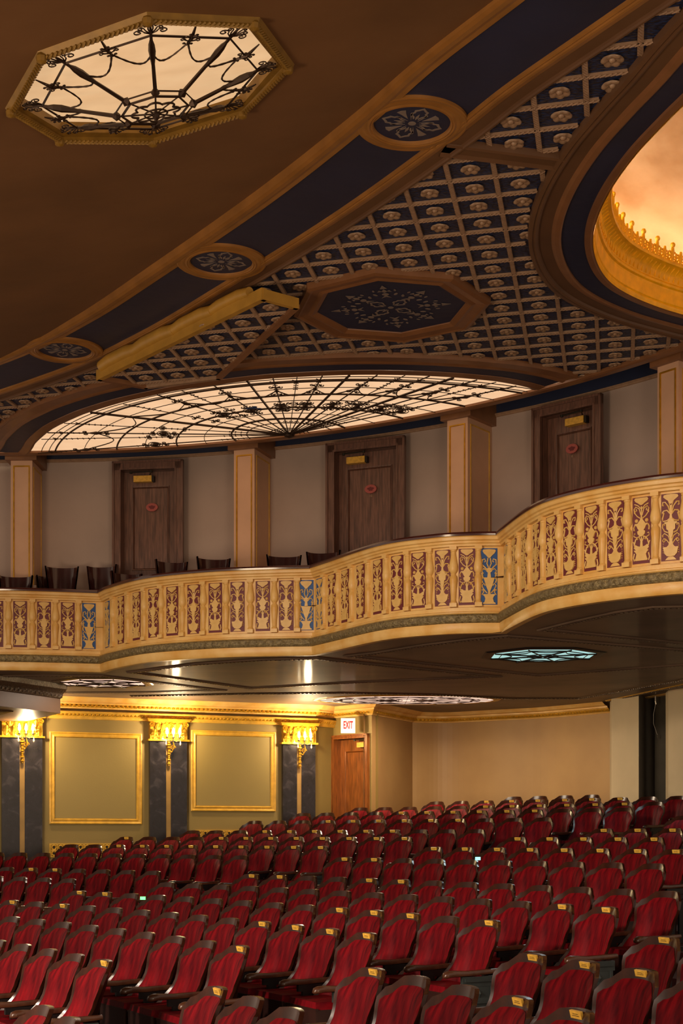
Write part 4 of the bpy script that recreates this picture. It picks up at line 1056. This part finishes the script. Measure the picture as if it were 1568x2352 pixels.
for i, (x, y) in enumerate(angs_px):
    q = at_z(x, y, ZC); d = q-FO; L = d.length; t = d.normalized(); n = Vector((t.y, -t.x))
    major = i in (4, 9, 13, 17); thin = i % 2 == 1 and not major
    w_ = .015 if major else (.0055 if thin else .008)
    if (FO+t*.3-WC).length > 10.28: start = None
    mb = MB(); pts = [FO+t*(L*k/40) for k in range(41)]
    for c_ in runs(pts, lambda p: (p-WC).length < 10.28): mb.tube([(p.x-FO.x, p.y-FO.y, -.005) for p in c_], w_, 5)
    sp = mb.obj('spoke', 'iron', fanl)
    mb = MB(); lam = L
    def P2(s, o): p = FO+t*s+n*o-FO; return (p.x, p.y, -.005)
    if not major:
        for k in range(int(L/.075)):
            s = .55+k*.075
            if s > L-.1: break
            if not (.1 < (s/L) % .34 < .27): continue
            mb.tube([P2(s, -.028), P2(s+.012, 0), P2(s, .028)], .006, 3)
        for fr_ in (.52, .80):
            s = L*fr_ 
            if thin and fr_ == .80: continue
            if fr_ == .52 and not thin:
                for rr_ in (.10, .065): mb.tube([P2(s+rr_*.9*cos(q*pi/8), rr_*sin(q*pi/8)*1.15) for q in range(16)], .006, 4, closed=True)
                mb.lathe([(0, -.02), (.035, -.01), (.035, .01)], P2(s, 0), 8)
            for s_ in (-1, 1):
                for dz in (.14, -.14):
                    c = (s+dz, s_*.055); mb.tube([P2(c[0]+.026*cos(q), c[1]+.026*sin(q)) for q in [k2*.7 for k2 in range(9)]], .0065, 3)
                    mb.tube([P2(s+dz*.8, 0), P2(*c)], .006, 3)
            if fr_ == .80: mb.tube([P2(s-.08, 0), P2(s, 0), P2(s+.08, 0)], [.008, .022, .008], 6)
        for s_ in (-1, 1): mb.tube([P2(L*.93, 0), P2(L*.95, s_*.05)], .007, 3)
    if mb.v: mb.obj('scrollwork', 'iron', sp)['kind'] = 'stuff'
# swags between the spokes
for i in range(0, len(angs_px)-2):
    if i % 2: continue
    a = at_z(*angs_px[i], ZC)-FO; b = at_z(*angs_px[min(i+2, len(angs_px)-1)], ZC)-FO
    pts = []
    for k in range(13):
        u = k/12; p = a.lerp(b, u); L = a.length*(1-u)+b.length*u; p = p.normalized()*(L*(.80-.10*sin(pi*u))); pts.append(p)
    cs = runs(pts, lambda p: infan(p+FO))
    for c_ in cs:
        mb = MB(); mb.tube([(p.x, p.y, -.002) for p in c_], .0075, 4); mb.obj('swag', 'iron', fanl)
for k in range(1):
    mb = MB(); mb.lathe([(0, -.05), (.06, -.03), (.075, 0)], (0, 0, 0), 12); mb.obj('hub', 'iron', fanl)
# small blue film scrap stuck on the fan light
sb = at_z(582, 938, ZC-.03); mb = MB()
for (dx, dy, r_) in ((0, 0, .05), (.07, .03, .035), (-.07, .02, .035), (.02, -.05, .03)): mb.lathe([(0, 0), (r_, .004), (0, .008)], (dx, dy, 0), 9)
o = mb.obj('blue_scrap', 'blue_paint'); o.location = (sb.x, sb.y, ZC-.03); tag(o, 'small blue scrap caught on the ironwork of the fan light', 'scrap')

# ---- dropped lighting hatch with spotlights
ZH = 5.02
hp_ = [at_z(228, 874, ZH), at_z(604, 690, ZH), at_z(680, 710, ZH), at_z(502, 872, ZH), at_z(335, 893, ZH)]
hat = thing('lighting_hatch', 'dropped coffered ceiling hatch with yellow-lit edge and stage lamps above it', 'hatch', (hp_[0].x, hp_[0].y, ZH))
hr = [p-hp_[0] for p in hp_]
inner = [p.copy() for p in hr]
mb = MB(); mb.v = [(p.x, p.y, .05) for p in hr]; mb.f = [tuple(range(5))]; mb.obj('hatch_field', 'woven_navy', hat)
def edge_bar(a, b, w, h, m, nm):
    d = b-a; c = (a+b)/2; MB().box((c.x, c.y, h/2), (d.length+w*.6, w, h), atan2(d.y, d.x)).obj(nm, m, hat)
edge_bar(hr[0], hr[1], .06, .11, 'frame_yellow', 'edge_board'); edge_bar(hr[1], hr[2], .05, .10, 'frame_yellow', 'edge_board')
edge_bar(hr[2], hr[3], .06, .04, 'copper_paint', 'edge_moulding'); edge_bar(hr[3], hr[4], .05, .04, 'rib_tan', 'edge_moulding'); edge_bar(hr[4], hr[0], .06, .05, 'copper_paint', 'edge_moulding')
hpoly = [(p.x+hp_[0].x, p.y+hp_[0].y) for p in hr]
for fam in (0, 1):
    for i in range(-24, 20):
        a, b = (g2w(-26, i+.55), g2w(20, i+.55)) if fam == 0 else (g2w(i+.3, -20), g2w(i+.3, 16))
        for r_ in segclip(a, b, lambda p: inpoly(p, hpoly), .02, .15):
            mb = MB(); rope(mb, r_[0]-hp_[0], r_[1]-hp_[0], .028, .0205); mb.obj('rope_moulding', 'rib_tan', hat)
for i in range(-24, 18):
    for j in range(-16, 14):
        c = g2w(i+.8, j+1.05)
        if inpoly(c, hpoly): link('rosette', RME, hat, Matrix.Translation((c.x-hp_[0].x, c.y-hp_[0].y, .045)))
e0, e1 = hr[0], hr[1]; ed = (e1-e0).normalized(); en = Vector((-ed.y, ed.x))
for k, (u, L_, r_) in enumerate(((.03, .28, .07), (.26, .30, .068), (.50, .28, .062), (.72, .26, .055))):
    a = e0+(e1-e0)*u-en*.02; b = a+(e1-e0)*L_*.84; mb = MB()
    mb.tube([(a.x, a.y, .13), ((a*3+b).x/4, (a*3+b).y/4, .15), ((a+b*3).x/4, (a+b*3).y/4, .15), (b.x, b.y, .13)], [r_*.9, r_, r_, r_*.85], 16)
    mb.obj('duct', 'frame_yellow', hat, smooth=50)
for k in range(9):
    u = .06+.09*k; c = e0+(e1-e0)*u+en*.04
    mb = MB(); mb.lathe([(.02, -.05), (.035, -.045), (.032, .02), (.015, .05), (0, .055)], (c.x, c.y, .22), 8); mb.tube([(c.x, c.y, .26), (c.x+.08, c.y+.02, .30), (c.x+.14, c.y, .24)], .007, 4)
    mb.obj('spot_lamp', 'lamp_black', hat)

# ================================================================== LIGHTS UNDER THE BALCONY
def small_octagon_light(c, r_, zz, glassm, frm, label, rot=0.0):
    t = thing('recessed_octagonal_light', label, 'ceiling light', (c[0], c[1], zz), rot)
    P = [Vector((cos(pi/8+i*pi/4), sin(pi/8+i*pi/4)))*r_ for i in range(8)]
    mb = MB(); mb.v = [(p.x, p.y, -.006) for p in P]; mb.f = [tuple(range(8))]; mb.obj('glass_panel', glassm, t)
    mb = MB(); mb.sweep(list(reversed(P)), [(-.12, .0), (-.10, -.010), (-.06, -.014), (-.03, -.012), (0, -.012), (.005, -.007)], closed=True); mb.obj('light_frame', frm, t)
    for i in range(8):
        mb = MB(); a = P[i]; b = P[(i+1) % 8]; mb.tube([(a.x, a.y, -.02), (a.x*.3, a.y*.3, -.02), (0, 0, -.02)], .009, 4)
        mb.obj('spoke', 'iron', t)
        MB().tube([(a.x*.85, a.y*.85, -.018), (b.x*.85, b.y*.85, -.018)], .006, 4).obj('ring_bar', 'iron', t)
        MB().tube([(a.x*.3, a.y*.3, -.018), (b.x*.3, b.y*.3, -.018)], .006, 4).obj('ring_bar', 'iron', t)
        mb = MB(); pts = []
        for k in range(9): u = k/8; p = (a*.8).lerp(b*.8, u)*(1-.22*sin(pi*u)); pts.append((p.x, p.y, -.02))
        mb.tube(pts, .006, 4); mb.obj('swag', 'iron', t)
    return t
small_octagon_light((2.45, 18.0), .66, ZS, 'cyan_glass', 'aisle_iron', 'bluish octagonal light in the dark ceiling under the balcony, right of centre')
small_octagon_light((-3.42, 21.25), .62, ZS, 'pink_glass', 'soffit_trim', 'pinkish octagonal light under the balcony at the left, beside the bulkhead')
ov = thing('oval_ceiling_light', 'long oval leaded light in the under-balcony ceiling above the exit door', 'ceiling light', (1.05, 23.9, ZS))
RX, RY = 1.40, .72
mb = MB(); mb.v = [(RX*cos(q*pi/24), RY*sin(q*pi/24), -.012) for q in range(48)]; mb.f = [tuple(range(48))]; mb.obj('glass_panel', 'pink_glass', ov)
P = [Vector((RX*cos(q*pi/24), RY*sin(q*pi/24))) for q in range(48)]
mb = MB(); mb.sweep(list(reversed(P)), [(-.12, 0), (-.1, -.012), (-.05, -.016), (0, -.012), (.01, 0)], closed=True); mb.obj('light_frame', 'gold_paint', ov)
for k in (.35, .62, .85):
    mb = MB(); mb.tube([(p.x*k, p.y*k, -.016) for p in P], .004, 4, closed=True); mb.obj('ring_bar', 'iron', ov)
for k in range(16):
    a = k*pi/8; mb = MB(); mb.tube([(RX*.12*cos(a), RY*.12*sin(a), -.016), (RX*cos(a), RY*sin(a), -.016)], .004, 4)
    mb.tube([(RX*.85*cos(a), RY*.85*sin(a), -.016), (RX*.75*cos(a+.2), RY*.72*sin(a+.2), -.016), (RX*.85*cos(a+pi/8), RY*.85*sin(a+pi/8), -.016)], .004, 4); mb.obj('spoke', 'iron', ov)
lamp('oval_light_lamp', 'AREA', (1.05, 23.7, 2.12), 95, (1, .80, .58), 1.0, (1.6, 23.9, 0))
lamp('octagon_light_lamp', 'AREA', (-3.42, 21.25, 2.12), 22, (1, .84, .68), .7, (-3.42, 21.25, 0))
lamp('octagon_light_lamp', 'AREA', (2.45, 18.0, 2.12), 18, (.75, .95, 1), .7, (2.45, 18.0, 0))

# hanging pull chain in the dark recess
a = at_z(1503, 1604, 2.15); mb = MB(); mb.tube([(0, 0, .03), (.0, 0, -.05), (.01, 0, -.1)], .012, 5); mb.tube([(0, 0, -.1), (-.03, 0, -.25), (-.03, 0, -.4), (.03, 0, -.58)], .003, 4); mb.lathe([(0, -.03), (.014, 0), (0, .03)], (0.03, 0, -.6), 6)
o = mb.obj('pull_cord', 'chrome_bar'); o.location = (a.x, a.y-.05, 2.15); tag(o, 'thin hanging cord in the dark recess behind the back seats', 'cord')

# ================================================================== BOX CHAIRS (wooden, behind the balcony rail)
def box_chair_meshes():
    mb = MB(); n = 14; hw = .235
    for (z, k, th) in ((.42, .80, 0), (.55, .84, 0), (.70, .93, 0), (.84, 1.0, 0)):
        for i in range(n+1):
            a = pi*(i/n); x = -hw*k*cos(a); y = .20*k*sin(a)**.8; mb.v.append((x, y, z))
        for i in range(n+1):
            a = pi*(i/n); x = -(hw*k-.02)*cos(a); y = (.20*k-.02)*sin(a)**.8; mb.v.append((x, y, z))
    m_ = 2*(n+1)
    for L_ in range(3):
        for i in range(n):
            for o_ in (0, n+1): a = L_*m_+o_+i; mb.f.append((a, a+1, a+m_+1, a+m_))
    for i in range(n): mb.f.append((3*m_+i, 3*m_+i+1, 3*m_+n+2+i, 3*m_+n+1+i))
    back = mb.mesh('chair_back', 'box_chair_wood', smooth=50)
    mb = MB(); mb.lathe([(0, .40), (.22, .40), (.24, .42), (.24, .45), (.2, .47), (0, .475)], (0, 0, 0), 18); seat = mb.mesh('chair_seat', 'seat_velvet', smooth=40)
    leg = MB().tube([(0, 0, .42), (0, 0, 0)], [.02, .014], 6).mesh('leg', 'box_chair_wood')
    return back, seat, leg
BCB, BCS, BCL = box_chair_meshes()
bc = [(142, 1300, 20.5, .1, 'wooden tub chair behind the rail, just right of the leftmost pillar'), (233, 1298, 20.45, -.35, 'wooden tub chair turned slightly, left of the leftmost box door'),
      (395, 1287, 20.0, .5, 'wooden tub chair in front of the leftmost box door'), (491, 1280, 19.7, .35, 'wooden tub chair left of the pillar beside the middle box'),
      (652, 1274, 19.4, .1, 'wooden tub chair just right of the second pillar'), (742, 1265, 19.0, -.3, 'wooden tub chair at the left foot of the middle box door'),
      (36, 1321, 20.02, .0, 'low wooden chair at the far left behind the rail'), (122, 1321, 20.7, .1, 'low wooden chair in front of the chair right of the leftmost pillar'), (292, 1314, 20.2, .6, 'low wooden chair tucked under the rail below the leftmost box door')]
for (x, y, D, rz, lab) in bc:
    top = (YH-y)/F*D; p = ((x-XC)/F*D, D)
    low = 'low' in lab
    t = thing('tub_chair', lab, 'chair', (p[0], p[1], top-.84), pi+rz if False else rz, 'wooden chairs in the boxes')
    link('chair_back', BCB, t); link('chair_seat', BCS, t)
    for (lx, ly) in ((-.15, .14), (.15, .14), (-.15, -.14), (.15, -.14)): link('leg', BCL, t, Matrix.Translation((lx, ly, 0)))

# ================================================================== AUDITORIUM SEATS
def back_top(s):
    s = abs(s)
    if s < .46: return .95-.006*(s/.46)**2
    if s < .80: k = (s-.46)/.34; return .944-.058*(k*k*(3-2*k))
    k = (s-.80)/.20; return .886-.062*k**2.0
def back_w(z):
    K_ = [(.36, .262), (.46, .262), (.54, .250), (.62, .226), (.70, .226), (.80, .254), (.95, .254)]
    for (a, b), (c, d) in zip(K_, K_[1:]):
        if z <= c: k = (z-a)/(c-a); k = k*k*(3-2*k); return b+(d-b)*max(0, k)
    return .25
def back_y(s, z): return -.02-.30*(z-.36)*.9+(.105-.03*(z-.36))*s*s+(.19*(max(0, .66-z)/.30)**1.3*abs(s)**3.2)
def seat_meshes():
    out = {}
    NS_, NT = 16, 12
    mb = MB()
    for side in (0, 1):
        for j in range(NT+1):
            for i in range(NS_+1):
                s = -1+2*i/NS_; zt = back_top(s); z = .36+(zt-.36)*j/NT; w = back_w(z); x = w*s; y = back_y(s, z)-(.026 if side else 0)
                mb.v.append((x*(1.0 if not side else .985), y, z))
    W_ = NS_+1; off = (NT+1)*W_
    for j in range(NT):
        for i in range(NS_):
            a = j*W_+i; mb.f.append((a, a+1, a+W_+1, a+W_)); mb.f.append((off+a, off+a+W_, off+a+W_+1, off+a+1))
    for i in range(NS_): a = NT*W_+i; mb.f.append((a, a+1, off+a+1, off+a)); mb.f.append((i, off+i, off+i+1, i+1))
    for j in range(NT):
        for e in (0, NS_): a = j*W_+e; mb.f.append((a, a+W_, off+a+W_, off+a))
    out['shell'] = mb.mesh('back_shell', 'seat_wood', smooth=38)
    mb = MB(); NS2, NT2 = 22, 12
    for j in range(NT2+1):
        for i in range(NS2+1):
            s = -.93+1.86*i/NS2; zt = back_top(s)-.052; v = j/NT2; z = .375+(zt-.375)*v; w = back_w(z); x = w*s*.99
            e = min(1, (1-abs(s)/.93)*5, (1-v)*7+.0); e = max(0, e); puff = .024*sqrt(e) if e > 0 else 0
            fold = (.0055*sin(x*62+1.5*sin(z*5))+.003*sin(x*37+2+z*3))*(1-v)**.5*e
            mb.v.append((x, back_y(s, z)+.002+puff+fold, z))
    W_ = NS2+1
    for j in range(NT2):
        for i in range(NS2): a = j*W_+i; mb.f.append((a, a+1, a+W_+1, a+W_))
    out['pad'] = mb.mesh('velvet_back', 'seat_velvet', smooth=True)
    # armrest along +y, centred on x=0
    mb = MB(); sec = [(-.024, -.012), (-.028, 0), (-.02, .014), (0, .018), (.02, .014), (.028, 0), (.024, -.012), (0, -.018)]; st_ = [(-.06, .612, .75), (.05, .606, .9), (.2, .6, .95), (.3, .603, 1.05), (.345, .60, 1.15), (.372, .594, .95), (.382, .588, .4)]
    n_ = len(sec)
    for (y, z, k) in st_:
        for (a, b) in sec: mb.v.append((a*k, y, z+b*k*1.25))
    for i in range(len(st_)-1):
        for q in range(n_): mb.f.append((i*n_+q, i*n_+(q+1) % n_, (i+1)*n_+(q+1) % n_, (i+1)*n_+q))
    mb.f.append(tuple(range(n_))); mb.f.append(tuple((len(st_)-1)*n_+q for q in range(n_)))
    out['arm'] = mb.mesh('armrest', 'arm_wood', smooth=50)
    mb = MB(); mb.box((0, .17, .32), (.028, .07, .52)); mb.box((0, .12, .56), (.03, .24, .05)); mb.box((0, .13, .02), (.05, .30, .04)); mb.box((0, .05, .30), (.02, .05, .45)); mb.tube([(0, .16, .45), (0, -.02, .5)], .014, 5)
    out['leg'] = mb.mesh('standard', 'cast_iron')
    mb = MB(); mb.box((0, .10, .545), (.03, .27, .07)); mb.box((0, .10, .27), (.026, .24, .5))
    for (y, z, a, b) in ((.10, .555, .24, .025), (.0, .27, .018, .48), (.2, .27, .018, .48), (.10, .40, .18, .014), (.10, .22, .18, .014)): mb.box((-.018, y, z), (.014, a, b))
    for z in (.31, .46, .14): mb.lathe([(0, -.03), (.02, 0), (0, .03)], (-.014, .1, z), 6)
    out['aisle'] = mb.mesh('aisle_standard', 'aisle_iron')
    # folded-up seat: velvet box with wooden underside
    mb = MB(); mb.box((0, .19, .485), (.44, .30, .05), top=.93); mb.box((0, .06, .40), (.43, .07, .2)); me = mb.mesh('seat_cushion', 'seat_velvet'); out['cush'] = me
    mb = MB(); mb.box((0, .335, .30), (.45, .014, .33)); mb.box((-.222, .20, .30), (.012, .27, .32)); mb.box((.222, .20, .30), (.012, .27, .32)); mb.box((0, .335, .462), (.46, .02, .014)); out['board'] = mb.mesh('seat_board', 'seat_board')
    mb = MB(); Tn = Matrix.Translation((0, back_y(0, .925)+.0125, .925)) @ Matrix.Rotation(R(-14), 4, 'X'); 
    vs = [Tn @ Vector(v) for v in ((-.046, 0, -.017), (.046, 0, -.017), (.046, 0, .017), (-.046, 0, .017), (-.046, -.012, -.017), (.046, -.012, -.017), (.046, -.012, .017), (-.046, -.012, .017))]
    mb.add(vs, [(0, 1, 2, 3), (4, 7, 6, 5), (0, 4, 5, 1), (1, 5, 6, 2), (2, 6, 7, 3), (3, 7, 4, 0)]); out['plate'] = mb.mesh('name_plate', 'brass')
    mb = MB()
    for (z, w) in ((.004, .022), (-.004, .028)): 
        Tl = Tn @ Matrix.Translation((0, .001, z)); q = [Tl @ Vector(v) for v in ((-w, 0, -.0012), (w, 0, -.0012), (w, 0, .0012), (-w, 0, .0012))]; mb.add(q, [(0, 1, 2, 3)])
    out['lines'] = mb.mesh('engraving', 'lamp_black')
    return out
SM = seat_meshes()
ORD = ['first', 'second', 'third', 'fourth', 'fifth', 'sixth', 'seventh', 'eighth', 'ninth', 'tenth', 'eleventh', 'twelfth', 'thirteenth', 'fourteenth', 'fifteenth', 'sixteenth']
BLK = [('F', 3, .8212, 4), ('F', 4, .8544, 7), ('F', 5, .8982, 11), ('F', 6, .8801, 11), ('F', 7, .8743, 12), ('F', 8, .8590, 12), ('F', 9, .8457, 12), ('F', 10, .8404, 13), ('F', 11, .8285, 12), ('F', 12, .8061, 10), ('F', 13, .783, 4),
       ('M', -1, .5773, 5), ('M', 0, .6458, 9), ('M', 1, .7102, 13), ('M', 2, .7162, 14), ('M', 3, .7043, 14), ('M', 4, .6939, 13), ('M', 5, .6769, 10), ('M', 6, .6616, 8), ('M', 7, .6487, 5), ('M', 8, .6343, 3), ('M', 9, .622, 1),
       ('R', -2, .4300, 2), ('R', -1, .4293, 3), ('R', 0, .4291, 5), ('R', 1, .4226, 4), ('R', 2, .4228, 2)]
PLATES = {('F', 6): range(2, 11), ('F', 7): [0]+list(range(4, 12)), ('F', 8): range(3, 9), ('F', 9): range(3, 9), ('F', 10): range(4, 10), ('F', 11): range(5, 11), ('F', 12): range(2, 8), ('F', 4): (1, 2),
          ('M', 0): (8,), ('M', -1): (4,), ('M', 1): (0, 2, 9, 10, 11, 12), ('M', 2): (0, 1, 9, 10, 11, 13), ('M', 3): (12, 13), ('M', 4): (0, 1, 4, 5), ('M', 5): (0, 1), ('M', 6): range(0, 9), ('M', 7): range(0, 6), ('M', 8): range(0, 4),
          ('R', -1): (0,), ('R', 0): (0, 3, 4), ('R', 1): (0, 1, 2, 3), ('R', 2): (0, 1)}
BNAME = {'F': 'far wall-side block', 'M': 'middle block', 'R': 'nearest block'}
def make_seat(loc, rz, label, group, plate, end_near, end_far):
    t = thing('theatre_seat', label, 'theatre seat', loc, rz, group)
    link('back_shell', SM['shell'], t); link('velvet_back', SM['pad'], t)
    cz = link('seat_cushion', SM['cush'], t); link('seat_board', SM['board'], cz)
    T = Matrix.Translation((-.265, 0, 0)); link('armrest', SM['arm'], t, T)
    link('aisle_standard' if end_near else 'standard', SM['aisle'] if end_near else SM['leg'], t, T)
    if end_far:
        T = Matrix.Translation((.265, 0, 0)); link('armrest', SM['arm'], t, T); link('standard', SM['leg'], t, T)
    if plate:
        p = link('name_plate', SM['plate'], t); link('engraving', SM['lines'], p)
    return t
rows_of = {}
for b, k, a0, n in BLK: rows_of.setdefault(b, []).append(k)
nseat = 0
for b, k, a0, n in BLK:
    rad = SR0+SRP*k; first = a0
    starts_in_view = not ((b == 'F' and k <= 5) or (b == 'M' and k <= 1))
    lo = 0 if starts_in_view else -1
    for i in range(lo, n):
        a = a0-i*.53/rad
        cx, cy = SCX+rad*cos(a), SCY+rad*sin(a)
        near = Vector((sin(a), -cos(a))); fwd = Vector((-cos(a), -sin(a)))
        p = Vector((cx, cy))-near*.15+fwd*.16
        r_i = rows_of[b].index(k); j = i-lo; plate = i in PLATES.get((b, k), ())
        last = i == n-1 and b != 'R' and not (b == 'M' and k >= 4) and not (b == 'F' and k >= 11)
        lab = 'red velvet theatre seat%s, %s from left, %s visible row, %s' % (' with brass plate' if plate else '', ORD[j], ORD[r_i], BNAME[b])
        t = make_seat((p.x, p.y, ROWZ[k]-SEAT_H), a+pi/2+R(random.uniform(-1.5, 1.5)), lab, 'red velvet seats, '+BNAME[b], plate, last, i == 0 and starts_in_view)
        nseat += 1
print('seats', nseat)
# small aisle lights glimpsed between seats
for (x, y, D, m, lab, col) in ((328, 2063, 14.3, 'aisle_glow', 'small green aisle light glimpsed between seats at the left', 'g'), (1097, 1972, 14.4, 'aisle_glow_cyan', 'small cyan aisle light glimpsed between seats right of centre', 'c')):
    o = MB().box((0, 0, 0), (.05, .02, .03)).obj('aisle_light', m); o.location = ((x-XC)/F*D, D, (YH-y)/F*D); tag(o, lab, 'light')
